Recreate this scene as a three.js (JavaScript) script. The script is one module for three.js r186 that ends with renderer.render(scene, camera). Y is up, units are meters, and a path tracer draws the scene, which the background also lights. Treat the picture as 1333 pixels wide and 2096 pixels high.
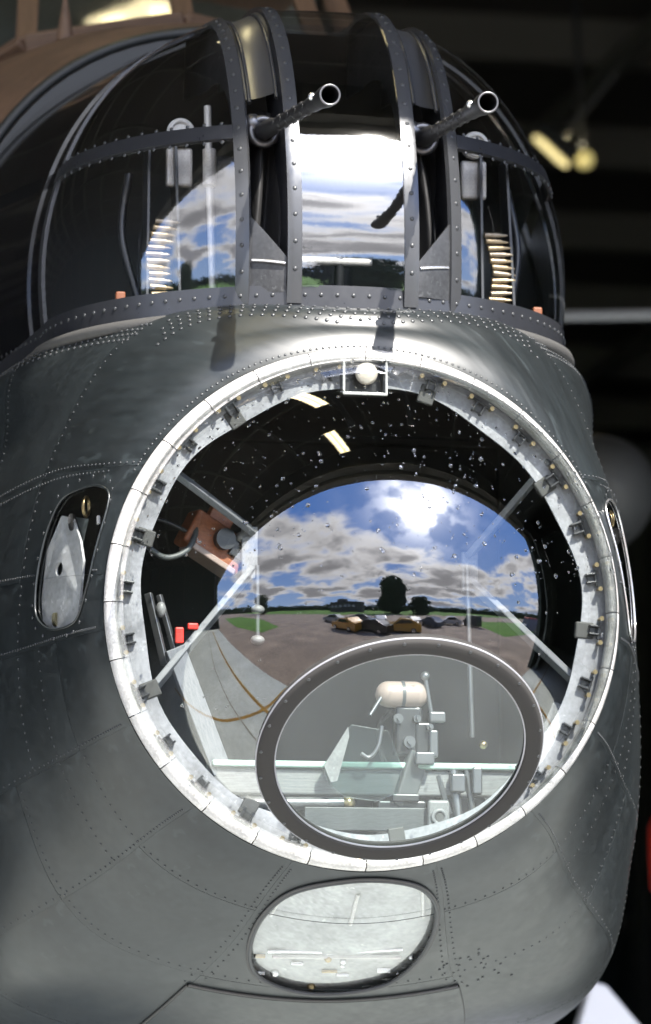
import * as THREE from 'three';
import { mergeGeometries } from 'three/addons/utils/BufferGeometryUtils.js';
import { RoundedBoxGeometry } from 'three/addons/geometries/RoundedBoxGeometry.js';
import { RectAreaLightUniformsLib } from 'three/addons/lights/RectAreaLightUniformsLib.js';

// ---------------------------------------------------------------- camera, sky, sun, exposure
// World: ground at y = 0, the aircraft's nose looks along +z, its round front window is centred at (0, NOSE_Y, 0).
const NOSE_Y = 2.7;
const V = (x, y, z) => new THREE.Vector3(x, y, z);
const scene = new THREE.Scene();
const camera = new THREE.PerspectiveCamera(14.886, 651 / 1024, 0.1, 2000);
camera.position.set(-1.395, NOSE_Y - 0.804, 6.815);
camera.lookAt(-0.0722, NOSE_Y + 0.1702, 0.0103);
camera.focus = 6.85;
camera.userData.fStop = 4.2;
scene.add(camera);
const renderer = new THREE.WebGLRenderer({ antialias: true });
renderer.toneMapping = THREE.LinearToneMapping;
renderer.toneMappingExposure = 4.2;
renderer.shadowMap.enabled = true;
RectAreaLightUniformsLib.init();

let seedState = 12345;
const rnd = () => { seedState = (Math.imul(seedState, 1664525) + 1013904223) >>> 0; return seedState / 4294967296; };
const rr = (a, b) => a + (b - a) * rnd();
const clamp = (x, a, b) => Math.min(b, Math.max(a, x));
const sstep = (a, b, x) => { const t = clamp((x - a) / (b - a), 0, 1); return t * t * (3 - 2 * t); };
const lerp = (a, b, t) => a + (b - a) * t;
const hash3 = (x, y, z) => { let h = Math.imul(x, 374761393) ^ Math.imul(y, 668265263) ^ Math.imul(z, 2147483647 - 5 * 1000003); h = Math.imul(h ^ (h >>> 13), 1274126177); h ^= h >>> 16; return (h >>> 0) / 4294967296; };
function vnoise(x, y, z) {
  const xi = Math.floor(x), yi = Math.floor(y), zi = Math.floor(z);
  let fx = x - xi, fy = y - yi, fz = z - zi;
  fx = fx * fx * (3 - 2 * fx); fy = fy * fy * (3 - 2 * fy); fz = fz * fz * (3 - 2 * fz);
  const c = (i, j, k) => hash3(xi + i, yi + j, zi + k);
  return lerp(lerp(lerp(c(0, 0, 0), c(1, 0, 0), fx), lerp(c(0, 1, 0), c(1, 1, 0), fx), fy), lerp(lerp(c(0, 0, 1), c(1, 0, 1), fx), lerp(c(0, 1, 1), c(1, 1, 1), fx), fy), fz);
}
const fbm = (x, y, z, o = 5) => { let s = 0, a = 0.5, n = 0; for (let i = 0; i < o; i++) { s += a * vnoise(x, y, z); n += a; a *= 0.5; x = x * 2.03 + 17.1; y = y * 2.03 + 5.3; z = z * 2.03 + 9.7; } return s / n; };

const SUN = V(0.225, 0.735, 0.64).normalize();
{ // the sky: blue air with broken cumulus, brightest round the sun
  const W = 1536, H = 768, data = new Float32Array(W * H * 4);
  for (let j = 0; j < H; j++) {
    const el = ((j + 0.5) / H - 0.5) * Math.PI, y = Math.sin(el), ce = Math.cos(el);
    for (let i = 0; i < W; i++) {
      const az = ((i + 0.5) / W - 0.5) * 2 * Math.PI, x = Math.cos(az) * ce, z = Math.sin(az) * ce, o = (j * W + i) * 4;
      const up = Math.max(y, 0), cs = x * SUN.x + y * SUN.y + z * SUN.z, ang = Math.acos(clamp(cs, -1, 1));
      const t = Math.pow(1 - up, 3);
      let r = lerp(0.10, 0.42, t), g = lerp(0.27, 0.60, t), b = lerp(0.78, 0.95, t);
      const rag = sstep(0.40, 0.62, fbm(x * 5.5 + 6.1, y * 8.5 + 2.4, z * 5.5, 5)), halo = 0.45 * Math.exp(-ang * 3.6) + 3.5 * Math.exp(-ang * 11) + 10 * Math.exp(-ang * 9) * rag + 14 * Math.exp(-ang * 34);
      r += halo; g += halo * 0.97; b += halo * 0.92;
      if (y > 0) {
        const k = 1 / (y + 0.16), cx = x * k, cz = z * k;
        const warp = fbm(cx * 1.3 + 3, cz * 1.3, 4.2, 3) - 0.5;
        const n = fbm(cx * 1.25 + warp * 0.8 + 1.7, cz * 1.7 + warp * 0.7 + 4.4, 1.5, 5);
        const big = fbm(cx * 0.55 + 8.3, cz * 0.55 + 2.6, 7.7, 3);
        // a broad bank of grey cloud to the left of the sun, clearer air to its right
        const bank = 0.14 * Math.exp(-(((cx + 0.55) / 0.7) ** 2 + ((cz - 1.1) / 0.7) ** 2)) - 0.10 * Math.exp(-(((cx - 0.75) / 0.45) ** 2 + ((cz - 1.25) / 0.5) ** 2)) - 0.09 * Math.exp(-(((cx - 0.22) / 0.3) ** 2 + ((cz - 1.3) / 0.3) ** 2));
        const cov = n * 0.75 + big * 0.35 + bank + 0.05 * Math.exp(-ang * ang * 60);
        const a = sstep(0.505, 0.615, cov), depth = sstep(0.56, 0.70, cov);
        const silver = Math.exp(-ang * 2.2);
        const lit = lerp(1.05 + 3.2 * silver * silver, 0.34 + 0.3 * silver, depth) + 12 * Math.exp(-ang * 10) * rag, detail = 0.86 + 0.28 * fbm(cx * 5, cz * 5, 2.2, 3);
        const cr = lit * detail, cg = lit * detail * 0.99, cb = lit * detail * (1.0 + 0.05 * depth);
        const hz = a * sstep(0.0, 0.05, y);
        r = lerp(r, cr, hz); g = lerp(g, cg, hz); b = lerp(b, cb, hz);
      } else { r = 0.25; g = 0.25; b = 0.26; }
      data[o] = r; data[o + 1] = g; data[o + 2] = b; data[o + 3] = 1;
    }
  }
  const t = new THREE.DataTexture(data, W, H, THREE.RGBAFormat, THREE.FloatType);
  t.mapping = THREE.EquirectangularReflectionMapping; t.magFilter = THREE.LinearFilter; t.needsUpdate = true;
  scene.background = t; scene.environment = t;
}
const sun = new THREE.DirectionalLight(new THREE.Color(1, 0.95, 0.87), 4.5);
sun.position.copy(SUN).multiplyScalar(60); sun.position.y += NOSE_Y; sun.target.position.set(0, NOSE_Y, 0);
sun.castShadow = true; sun.shadow.mapSize.set(4096, 4096);
Object.assign(sun.shadow.camera, { left: -45, right: 45, top: 45, bottom: -45, near: 1, far: 200 });
scene.add(sun, sun.target);

// ---------------------------------------------------------------- textures and materials
function noiseTex(size, fn, srgb = false) {
  const d = new Uint8Array(size * size * 4);
  for (let j = 0; j < size; j++) for (let i = 0; i < size; i++) {
    const c = fn(i / size, j / size), o = (j * size + i) * 4;
    const a = Array.isArray(c) ? c : [c, c, c];
    for (let k = 0; k < 3; k++) d[o + k] = clamp(a[k], 0, 1) * 255;
    d[o + 3] = 255;
  }
  const t = new THREE.DataTexture(d, size, size); t.wrapS = t.wrapT = THREE.RepeatWrapping; t.magFilter = THREE.LinearFilter; t.minFilter = THREE.LinearMipmapLinearFilter; t.generateMipmaps = true;
  if (srgb) t.colorSpace = THREE.SRGBColorSpace;
  t.needsUpdate = true; return t;
}
// tileable fbm: four-corner blend
const tile = (u, v, f, o = 5, s = 0) => { const a = fbm(u * f, v * f, s, o), b = fbm((u - 1) * f, v * f, s, o), c = fbm(u * f, (v - 1) * f, s, o), d = fbm((u - 1) * f, (v - 1) * f, s, o); return lerp(lerp(a, b, u), lerp(c, d, u), v); };
const texRep = (t, x, y = x) => { const c = t.clone(); c.repeat.set(x, y); c.needsUpdate = true; return c; };
const paintRough = noiseTex(512, (u, v) => 0.58 + 0.16 * (tile(u, v, 6, 5, 1) - 0.5) + 0.3 * (tile(u, v, 40, 3, 2) - 0.5));
const paintBump = noiseTex(512, (u, v) => 0.5 + 0.75 * (tile(u, v, 4, 2, 3) - 0.5) + 0.02 * (tile(u, v, 60, 2, 4) - 0.5));
const paintCol = noiseTex(512, (u, v) => { const m = 0.80 + 0.36 * (tile(u, v, 8, 5, 5) - 0.5) + 0.25 * (tile(u, v, 70, 2, 6) - 0.5), s = sstep(0.70, 0.78, tile(u, v, 45, 3, 16)) * 0.3; return [m + s, m + s, m + s * 0.92]; }, true);
const concTex = noiseTex(1024, (u, v) => { const m = 0.70 + 0.22 * (tile(u, v, 5, 5, 7) - 0.5) + 0.16 * (tile(u, v, 60, 3, 8) - 0.5); return [m * 0.965, m, m * 0.985]; }, true);
const tarTex = noiseTex(1024, (u, v) => { const m = 0.52 + 0.35 * (tile(u, v, 6, 5, 9) - 0.5) + 0.25 * (tile(u, v, 90, 2, 10) - 0.5); return [m * 0.97, m * 0.88, m * 0.80]; }, true);
const grassTex = noiseTex(512, (u, v) => { const m = tile(u, v, 12, 5, 11); return [0.18 + 0.22 * m, 0.30 + 0.26 * m, 0.10 + 0.08 * m]; }, true);
const wallTex = noiseTex(512, (u, v) => { const m = 0.6 + 0.5 * (tile(u, v, 9, 5, 12) - 0.5); return [m, m, m]; }, true);
const canvasBump = noiseTex(256, (u, v) => 0.5 + 0.5 * (tile(u, v, 5, 4, 13) - 0.5));

const lin = (r, g, b) => new THREE.Color().setRGB(r, g, b);
const std = (c, o = {}) => new THREE.MeshStandardMaterial({ color: Array.isArray(c) ? lin(...c) : c, side: THREE.DoubleSide, ...o });
const phy = (c, o = {}) => new THREE.MeshPhysicalMaterial({ color: Array.isArray(c) ? lin(...c) : c, side: THREE.DoubleSide, ...o });
const glass = (o = {}) => new THREE.MeshPhysicalMaterial({ color: 0xffffff, transmission: 1, thickness: 0, roughness: 0, ior: 1.8, side: THREE.DoubleSide, ...o });
const M = {
  skin: phy([0.0165, 0.0205, 0.0222], { roughness: 0.62, roughnessMap: texRep(paintRough, 1.3), map: texRep(paintCol, 1.1), bumpMap: texRep(paintBump, 1.6), bumpScale: 0.0006 }),
  skinB: phy([0.0172, 0.0212, 0.0228], { roughness: 0.64, roughnessMap: texRep(paintRough, 1.7), map: texRep(paintCol, 1.4), bumpMap: texRep(paintBump, 1.2), bumpScale: 0.0006 }),
  gloss: phy([0.006, 0.006, 0.007], { roughness: 0.16, clearcoat: 1, clearcoatRoughness: 0.06, bumpMap: texRep(paintBump, 3), bumpScale: 0.004 }),
  under: std([0.0125, 0.0145, 0.0155], { roughness: 0.5 }),
  rivet: std([0.022, 0.024, 0.026], { roughness: 0.36 }),
  brown: std([0.16, 0.095, 0.062], { roughness: 0.62, map: texRep(paintCol, 0.9) }),
  frame: std([0.016, 0.017, 0.020], { roughness: 0.55, roughnessMap: texRep(paintRough, 3) }),
  frameLight: std([0.05, 0.052, 0.056], { roughness: 0.40, metalness: 0.35, roughnessMap: texRep(paintRough, 3) }),
  gutter: std([0.20, 0.205, 0.22], { roughness: 0.34, metalness: 0.85 }),
  plate: std([0.06, 0.062, 0.066], { roughness: 0.45, metalness: 0.4, map: texRep(paintCol, 3) }),
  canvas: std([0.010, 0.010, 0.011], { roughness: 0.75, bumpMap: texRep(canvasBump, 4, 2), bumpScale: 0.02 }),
  gun: std([0.005, 0.005, 0.006], { roughness: 0.5 }),
  gunBright: std([0.12, 0.12, 0.125], { roughness: 0.35, metalness: 0.8 }),
  pane: glass({ color: lin(0.92, 0.93, 0.93), ior: 2.05, roughness: 0.04, bumpMap: texRep(paintBump, 2.4), bumpScale: 0.0016 }),
  dome: glass({ color: lin(0.82, 0.85, 0.84), ior: 2.05, roughness: 0.028, bumpMap: texRep(paintBump, 2.2), bumpScale: 0.00025 }),
  flat: glass({ color: lin(0.70, 0.78, 0.76), ior: 1.68 }),
  water: glass({ ior: 1.5, thickness: 0.002 }),
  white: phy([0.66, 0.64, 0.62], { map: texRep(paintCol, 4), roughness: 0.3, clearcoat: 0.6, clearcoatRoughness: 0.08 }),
  pale: std([0.36, 0.36, 0.385], { roughness: 0.5, map: texRep(paintCol, 3) }),
  strut: std([0.19, 0.195, 0.21], { roughness: 0.45, map: texRep(paintCol, 3) }),
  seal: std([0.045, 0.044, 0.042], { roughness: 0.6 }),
  clamp: std([0.06, 0.06, 0.062], { roughness: 0.3, metalness: 0.6 }),
  brass: std([0.34, 0.26, 0.14], { roughness: 0.28, metalness: 0.9 }),
  cartA: std([0.30, 0.235, 0.15], { roughness: 0.35, metalness: 0.7 }),
  cartB: std([0.25, 0.21, 0.16], { roughness: 0.4, metalness: 0.7 }),
  alu: std([0.62, 0.62, 0.63], { roughness: 0.25, metalness: 0.9 }),
  ring: phy([0.028, 0.0265, 0.025], { roughness: 0.85, specularIntensity: 0.5 }),
  interior: std([0.10, 0.115, 0.105], { roughness: 0.7, map: texRep(paintCol, 2) }),
  chinPale: std([0.42, 0.43, 0.43], { roughness: 0.5, map: texRep(paintCol, 2) }),
  shadeWhite: std([0.24, 0.24, 0.24], { roughness: 0.45, map: texRep(paintCol, 3) }),  // white darkened in colour for the half shade inside the nose
  shadeGrey: std([0.085, 0.09, 0.093], { roughness: 0.45, map: texRep(paintCol, 3) }),  // pale grey, its colour lowered for the shaded compartment
  shadeMetal: std([0.17, 0.17, 0.175], { roughness: 0.35, metalness: 0.8 }),  // aluminium darkened in colour to suit the shade inside
  cream: std([0.27, 0.205, 0.175], { roughness: 0.4 }),
  greyPad: std([0.06, 0.065, 0.065], { roughness: 0.5 }),
  orange: std([0.36, 0.12, 0.05], { roughness: 0.5, map: texRep(paintCol, 3) }),
  olive: std([0.075, 0.07, 0.035], { roughness: 0.7, map: texRep(paintCol, 3) }),
  red: std([0.5, 0.03, 0.02], { roughness: 0.4 }),
  rubber: std([0.03, 0.03, 0.03], { roughness: 0.55 }),
};

// ---------------------------------------------------------------- builders
const used = new Map();
const numbered = (n) => { const k = used.get(n) || 0; used.set(n, k + 1); return k ? n + '_' + String(k).padStart(3, '0') : n; };
function mesh(name, geo, mat, parent) {
  const m = new THREE.Mesh(Array.isArray(geo) ? merged(geo) : geo, mat); m.name = parent ? name : numbered(name); m.castShadow = m.receiveShadow = true; (parent || scene).add(m); return m;
}
function group(name, parent, pos) { const g = new THREE.Group(); g.name = parent ? name : numbered(name); if (pos) g.position.set(...pos); (parent || scene).add(g); return g; }
function tag(o, label, category, grp) { o.userData.label = label; o.userData.category = category; if (grp) o.userData.group = grp; return o; }
const structure = (o) => { o.userData.kind = 'structure'; return o; };
const stuff = (o) => { o.userData.kind = 'stuff'; return o; };
function merged(list) {
  return mergeGeometries(list.map((g) => { const h = g.index ? g.toNonIndexed() : g.clone(); for (const k of Object.keys(h.attributes)) if (!['position', 'normal', 'uv'].includes(k)) h.deleteAttribute(k); if (!h.attributes.uv) h.setAttribute('uv', new THREE.BufferAttribute(new Float32Array(h.attributes.position.count * 2), 2)); return h; }));
}
const box = (w, h, d, x = 0, y = 0, z = 0) => new THREE.BoxGeometry(w, h, d).translate(x, y, z);
const rbox = (w, h, d, r = 0.004, x = 0, y = 0, z = 0) => new RoundedBoxGeometry(w, h, d, 2, Math.min(r, w / 2.1, h / 2.1, d / 2.1)).translate(x, y, z);
function between(geoAlongY, a, b) { const d = b.clone().sub(a), q = new THREE.Quaternion().setFromUnitVectors(V(0, 1, 0), d.clone().normalize()); return geoAlongY.applyQuaternion(q).translate((a.x + b.x) / 2, (a.y + b.y) / 2, (a.z + b.z) / 2); }
const rod = (a, b, r, r2 = r, n = 12) => between(new THREE.CylinderGeometry(r2, r, a.distanceTo(b), n), a, b);
const bar = (a, b, w, t) => between(new RoundedBoxGeometry(w, a.distanceTo(b), t, 2, Math.min(w, t) * 0.2), a, b);
const tube = (pts, r, n = 40, m = 8, closed = false) => new THREE.TubeGeometry(new THREE.CatmullRomCurve3(pts, closed), n, r, m, closed);
// a sheet over fn(u, v), u and v from 0 to 1; keep(p) drops triangles
function sheet(fn, nu, nv, { keep, uvs = 1, flip = false } = {}) {
  const pos = [], uv = [], idx = [], pts = [];
  let lu = 0;
  for (let i = 0; i <= nu; i++) { let lv = 0; for (let j = 0; j <= nv; j++) { const p = fn(i / nu, j / nv); if (j) lv += p.distanceTo(pts[pts.length - 1]); pts.push(p); pos.push(p.x, p.y, p.z); uv.push(lu * uvs, lv * uvs); } if (i < nu) lu += fn(i / nu, 0.5).distanceTo(fn((i + 1) / nu, 0.5)); }
  const w = nv + 1;
  const tri = (a, b, c) => { if (keep) { const m = pts[a].clone().add(pts[b]).add(pts[c]).divideScalar(3); if (!keep(m)) return; } flip ? idx.push(a, c, b) : idx.push(a, b, c); };
  for (let i = 0; i < nu; i++) for (let j = 0; j < nv; j++) { const a = i * w + j, b = a + w; tri(a, b, a + 1); tri(b, b + 1, a + 1); }
  const g = new THREE.BufferGeometry(); g.setAttribute('position', new THREE.Float32BufferAttribute(pos, 3)); g.setAttribute('uv', new THREE.Float32BufferAttribute(uv, 2)); g.setIndex(idx); g.computeVertexNormals(); return g;
}
const normalOf = (fn, u, v, e = 0.002) => { const u0 = Math.max(0, u - e), u1 = Math.min(1, u + e), v0 = Math.max(0, v - e), v1 = Math.min(1, v + e); return fn(u1, v).sub(fn(u0, v)).cross(fn(u, v1).sub(fn(u, v0))).normalize(); };
// a slab between offsets t0 and t1 along the sheet's normal, with closed rims
function slab(fn, nu, nv, t0, t1, opt = {}) {
  const s = opt.sign || 1, off = (t) => (u, v) => fn(u, v).addScaledVector(normalOf(fn, u, v), s * t);
  const A = off(t0), B = off(t1), o = { uvs: opt.uvs || 1 };
  const parts = [sheet(B, nu, nv, { ...o, keep: opt.keep, flip: s < 0 })];
  if (!opt.noBack) parts.push(sheet(A, nu, nv, { ...o, keep: opt.keep, flip: s > 0 }));
  if (!opt.noRim) {
    parts.push(sheet((u, v) => A(u, 0).lerp(B(u, 0), v), nu, 1, o), sheet((u, v) => A(u, 1).lerp(B(u, 1), v), nu, 1, o));
    parts.push(sheet((u, v) => A(0, u).lerp(B(0, u), v), nv, 1, o), sheet((u, v) => A(1, u).lerp(B(1, u), v), nv, 1, o));
  }
  return merged(parts);
}
const inPoly = (P, x, y) => { let c = false; for (let i = 0, j = P.length - 1; i < P.length; j = i++) { const [xi, yi] = P[i], [xj, yj] = P[j]; if ((yi > y) !== (yj > y) && x < ((xj - xi) * (y - yi)) / (yj - yi) + xi) c = !c; } return c; };
const smoothLoop = (P, n) => new THREE.CatmullRomCurve3(P.map(([x, y]) => V(x, y, 0)), true, 'centripetal').getPoints(n).slice(0, n).map((p) => [p.x, p.y]);
const rivetGeo = new THREE.SphereGeometry(1, 7, 4, 0, 2 * Math.PI, 0, Math.PI / 2);
function rivetAt(p, n, r = 0.0036, h = 0.5) { const g = rivetGeo.clone(); g.scale(r, r * h, r); g.applyQuaternion(new THREE.Quaternion().setFromUnitVectors(V(0, 1, 0), n)); return g.translate(p.x, p.y, p.z); }

// ================================================================ THE SETTING
const Y0 = -NOSE_Y;
const groundUV = (g, s) => { const p = g.attributes.position, uv = g.attributes.uv; for (let i = 0; i < p.count; i++) uv.setXY(i, p.getX(i) * s, p.getZ(i) * s); return g; };
const flat = (x0, x1, z0, z1, y) => groundUV(new THREE.PlaneGeometry(x1 - x0, z1 - z0).rotateX(-Math.PI / 2).translate((x0 + x1) / 2, y, (z0 + z1) / 2), 1);
const DOOR_Z = 2.67, LINTEL = NOSE_Y + 4.30, ROOF = NOSE_Y + 9.6, DL = -25, DR = 8.2;
structure(mesh('ground', flat(-700, 700, -400, 900, 0), std(0xffffff, { map: texRep(tarTex, 0.12), roughness: 0.92 })));
structure(mesh('hangar_floor', flat(-32, 20, -62, DOOR_Z - 0.25, 0.006), std(0xffffff, { map: texRep(concTex, 0.15), roughness: 0.7 })));
{ // grass beyond the tarmac
  const gm = std(0xffffff, { map: texRep(grassTex, 0.3), roughness: 1 });
  const mk = (P) => { const s = new THREE.Shape(P.map(([x, z]) => new THREE.Vector2(x, -z))); return groundUV(new THREE.ShapeGeometry(s).rotateX(-Math.PI / 2).translate(0, 0.008, 0), 1); };
  structure(mesh('grass_verge', mk([[-24, 6.5], [-14, 7.5], [-16, 12], [-30, 17], [-60, 20], [-60, 10]]), gm)).userData.label = 'strip of mown grass beside the tarmac';
  structure(mesh('grass_verge', mk([[14, 10], [30, 9], [60, 14], [60, 26], [24, 30], [17, 20]]), gm));
  structure(mesh('grass_field', mk([[-400, 46], [-60, 40], [-10, 46], [16, 60], [60, 60], [400, 60], [400, 600], [-400, 600]]), gm));
}
{ // yellow and pale lines painted on the hangar floor
  const yellow = std([0.45, 0.25, 0.03], { roughness: 0.8, map: texRep(paintCol, 1) }), palel = std([0.42, 0.40, 0.34], { roughness: 0.85, map: texRep(paintCol, 1) });
  const line = (pts, w, m, y, label, name) => {
    const c = new THREE.CatmullRomCurve3(pts.map(([x, z]) => V(x, y, z)));
    const g = sheet((u, v) => { const p = c.getPointAt(u), t = c.getTangentAt(u); return V(p.x + t.z * w * (v - 0.5), y, p.z - t.x * w * (v - 0.5)); }, 30, 1);
    return tag(mesh(name, g, m), label, 'floor line');
  };
  line([[-23, 0.95], [-12, 0.95], [-6, 0.95], [-1.5, 0.95], [4, 0.95], [12, 0.95]], 0.12, yellow, 0.012, 'yellow line painted on the concrete along the door opening', 'yellow_floor_line');
  line([[-7.0, -4.5], [-5.0, -2.6], [-3.6, -0.8], [-3.1, 1.0], [-3.3, 2.3]], 0.12, yellow, 0.017, 'yellow curved line on the concrete leading in from the door', 'yellow_floor_line');
  line([[-23, -0.1], [-10, -0.1], [-3, -0.1], [5, -0.1]], 0.05, palel, 0.022, 'thin pale line on the concrete inside the yellow one', 'pale_floor_line');
  line([[5.4, -3], [5.4, 0], [5.4, 2.2]], 0.1, yellow, 0.027, 'short straight yellow line on the concrete', 'yellow_floor_line');
}
{ // the hangar the nose looks out of
  const h = group('hangar', null, [0, 0, 0]); tag(h, 'dark steel hangar with a wide door opening', 'hangar');
  const wm = std([0.17, 0.24, 0.21], { roughness: 0.85, map: texRep(wallTex, 0.1) }), rm = std([0.15, 0.13, 0.11], { roughness: 0.9, map: texRep(wallTex, 0.2) }), bm = std([0.10, 0.098, 0.085], { roughness: 0.7 }), out = std([0.35, 0.36, 0.36], { roughness: 0.8 });
  mesh('roof', box(52.6, 0.3, 65, -6, ROOF + 0.15, DOOR_Z - 32.5), rm, h);
  mesh('back_wall', box(52, ROOF, 0.3, -6, ROOF / 2, -62), wm, h);
  mesh('side_wall', box(0.3, ROOF, 64.4, -32.15, ROOF / 2, -29.7), wm, h); mesh('side_wall', box(0.3, ROOF, 64.4, 20.15, ROOF / 2, -29.7), wm, h);
  mesh('front_wall', box(-32 * -1 + DL, LINTEL, 0.3, (-32 + DL) / 2, LINTEL / 2, DOOR_Z), wm, h); mesh('front_wall', box(20 - DR, LINTEL, 0.3, (20 + DR) / 2, LINTEL / 2, DOOR_Z), wm, h);
  mesh('lintel', box(52, ROOF - LINTEL, 0.3, -6, (ROOF + LINTEL) / 2, DOOR_Z), bm, h);
  mesh('door_track', box(52, 0.22, 0.35, -6, LINTEL + 0.45, DOOR_Z - 0.34), bm, h);
  for (let k = 0; k < 14; k++) mesh('roof_beam', box(51.6, 0.45, 0.22, -6, ROOF - 0.24, 0.4 - k * 4.4), bm, h);
  for (let k = 0; k < 12; k++) mesh('purlin', box(0.14, 0.18, 64, -30 + k * 4.3, ROOF - 0.56, -29.6), bm, h);
  for (let k = 0; k < 8; k++) mesh('column', box(0.35, ROOF, 0.35, 3 + k * 2.1, ROOF / 2, -61.6), bm, h);
  for (let k = 0; k < 10; k++) { mesh('column', box(0.4, ROOF, 0.35, -31.7, ROOF / 2, -1.6 - k * 6), bm, h); mesh('column', box(0.4, ROOF, 0.35, 19.7, ROOF / 2, -1.6 - k * 6), bm, h); }
  for (let k = 0; k < 3; k++) mesh('wall_rail', box(51, 0.25, 0.2, -6, 2.2 + k * 2.2, -61.7), bm, h);
  for (let k = 0; k < 4; k++) mesh('door_leaf', box(2.6, LINTEL + 0.3, 0.12, 9.6 + k * 2.7, LINTEL / 2 + 0.15, DOOR_Z - 0.6 - (k % 2) * 0.16), std([0.12, 0.14, 0.13], { roughness: 0.7 }), h);
}
function tubeLamp(x, y, z, rot, w, len, label, power, grp) {
  const l = group('strip_light', null, [x, y, z]); l.rotation.set(...rot); tag(l, label, 'lamp', grp);
  if (power > 1) for (const e of [-0.35, 0.35]) mesh('hanger_rod', rod(V(0, 0.1, e * len), V(0, ROOF - y - 0.3, e * len), 0.012), M.frame, l);
  else mesh('hanger_rod', rod(V(0, 0.08, 0), V(0, 0.6, 0), 0.012), M.frame, l);
  mesh('housing', rbox(w, 0.08, len, 0.01, 0, 0.06, 0), power > 1 ? M.pale : M.plate, l);
  const tm = std([0.8, 0.75, 0.5], { emissive: lin(1, 0.82, 0.36), emissiveIntensity: power });
  for (const s of [-1, 1]) mesh('lamp_tube', new THREE.CapsuleGeometry(w * 0.14, len * 0.9, 4, 8).rotateX(Math.PI / 2).translate(s * w * 0.25, -0.01, 0), tm, l);
  const a = new THREE.RectAreaLight(lin(1, 0.85, 0.5), power * 0.6, w, len); a.position.set(0, -0.06, 0); a.rotation.x = -Math.PI / 2; l.add(a);
}
tubeLamp(-0.8, NOSE_Y + 5.0, -2.0, [0, 0.1, 0], 0.34, 1.5, 'twin tube strip light hung from the roof beam nearer the cockpit', 3, null);
tubeLamp(-1.0, NOSE_Y + 5.0, 0.9, [0, 0.1, 0], 0.34, 1.2, 'twin tube strip light hung from the roof near the door', 3, null);
tubeLamp(4.2, NOSE_Y + 4.5, -15, [0.9, 0.5, -0.7], 0.13, 0.26, 'slanted yellow strip light high on the far hangar wall', 0.3, null);
{ const l = group('bulkhead_lamp', null, [4.45, NOSE_Y + 4.5, -15.2]); tag(l, 'small round yellow lamp beside the slanted strip light', 'lamp'); mesh('lamp_glass', new THREE.SphereGeometry(0.055, 16, 10), std([0.8, 0.7, 0.4], { emissive: lin(0.12, 0.10, 0.035), emissiveIntensity: 1 }), l); mesh('bracket', rod(V(0, 0.1, -0.05), V(0, 1.15, -0.2), 0.02), M.frame, l); const p = new THREE.PointLight(lin(1, 0.85, 0.5), 0.6, 0, 2); l.add(p); p.castShadow = true; }

// ---- outside: cars, trees, far building (all seen mirrored in the glazing)
function makeCar(name, paint, s = 1) {
  const g = group(name, null, [0, 0, 0]);
  const prof = new THREE.Shape([[-2.1, 0.3], [-2.1, 0.75], [-1.95, 0.9], [-1.0, 0.98], [-0.35, 1.42], [0.95, 1.45], [1.7, 1.02], [2.08, 0.92], [2.12, 0.32]].map(([x, y]) => new THREE.Vector2(x, y)));
  mesh('body', new THREE.ExtrudeGeometry(prof, { depth: 1.5, bevelEnabled: true, bevelSize: 0.09, bevelThickness: 0.1, bevelSegments: 3 }).translate(0, 0, -0.75), phy(paint, { roughness: 0.3, clearcoat: 1 }), g);
  const gl = phy([0.02, 0.022, 0.025], { roughness: 0.05 });
  for (const sd of [-1, 1]) { const w = new THREE.Shape([[-0.75, 1.02], [-0.28, 1.36], [0.85, 1.38], [1.3, 1.04]].map(([x, y]) => new THREE.Vector2(x, y))); mesh('side_window', new THREE.ExtrudeGeometry(w, { depth: 0.02, bevelEnabled: false }).translate(0, 0, sd * 0.86 - 0.01), gl, g); }
  mesh('windscreen', bar(V(-1.06, 1.0, 0), V(-0.42, 1.43, 0), 0.02, 1.36), gl, g); mesh('rear_window', bar(V(1.72, 1.06, 0), V(1.08, 1.46, 0), 0.02, 1.36), gl, g);
  for (const x of [-1.3, 1.3]) for (const z of [-0.8, 0.8]) { const w = mesh('wheel', new THREE.CylinderGeometry(0.31, 0.31, 0.2, 20).rotateX(Math.PI / 2).translate(x, 0.31, z), M.rubber, g); mesh('rim', new THREE.CylinderGeometry(0.2, 0.2, 0.215, 16).rotateX(Math.PI / 2).translate(x, 0.31, z), M.alu, w); }
  for (const z of [-0.6, 0.6]) mesh('headlight', rbox(0.06, 0.14, 0.3, 0.02, -2.16, 0.72, z), M.white, g);
  g.scale.setScalar(s); return g;
}
const carSpots = [
  ['yellow hatchback parked behind the black car', [0.55, 0.27, 0.02], -5.6, 14.2, 0.5], ['low yellow sports car parked nearest the hangar', [0.58, 0.33, 0.04], 0.9, 14.6, 0.1],
  ['black car parked between the two yellow ones', [0.015, 0.015, 0.017], -2.4, 13.6, 0.4], ['silver car parked at the end of the row by the grass', [0.35, 0.36, 0.37], -11, 21, 0.2],
  ['white car parked behind the black one', [0.6, 0.6, 0.6], -2.6, 22.5, 1.3], ['silver grey car parked in front of the tall tree', [0.4, 0.42, 0.44], 3.1, 21, 1.4],
  ['dark blue car parked beside the silver grey one', [0.02, 0.03, 0.06], 6.0, 19.5, 1.2], ['pale grey car parked beside the dark van', [0.45, 0.46, 0.47], 10.4, 21.5, 0.2], ['grey car parked farthest from the tall tree', [0.12, 0.13, 0.14], -6.6, 23.5, 0.1],
];
for (const [label, c, x, z, t] of carSpots) { const g = makeCar('parked_car', c); g.position.set(x, 0, z); g.rotation.y = t; tag(g, label, 'car', 'cars parked outside the hangar'); }
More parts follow.
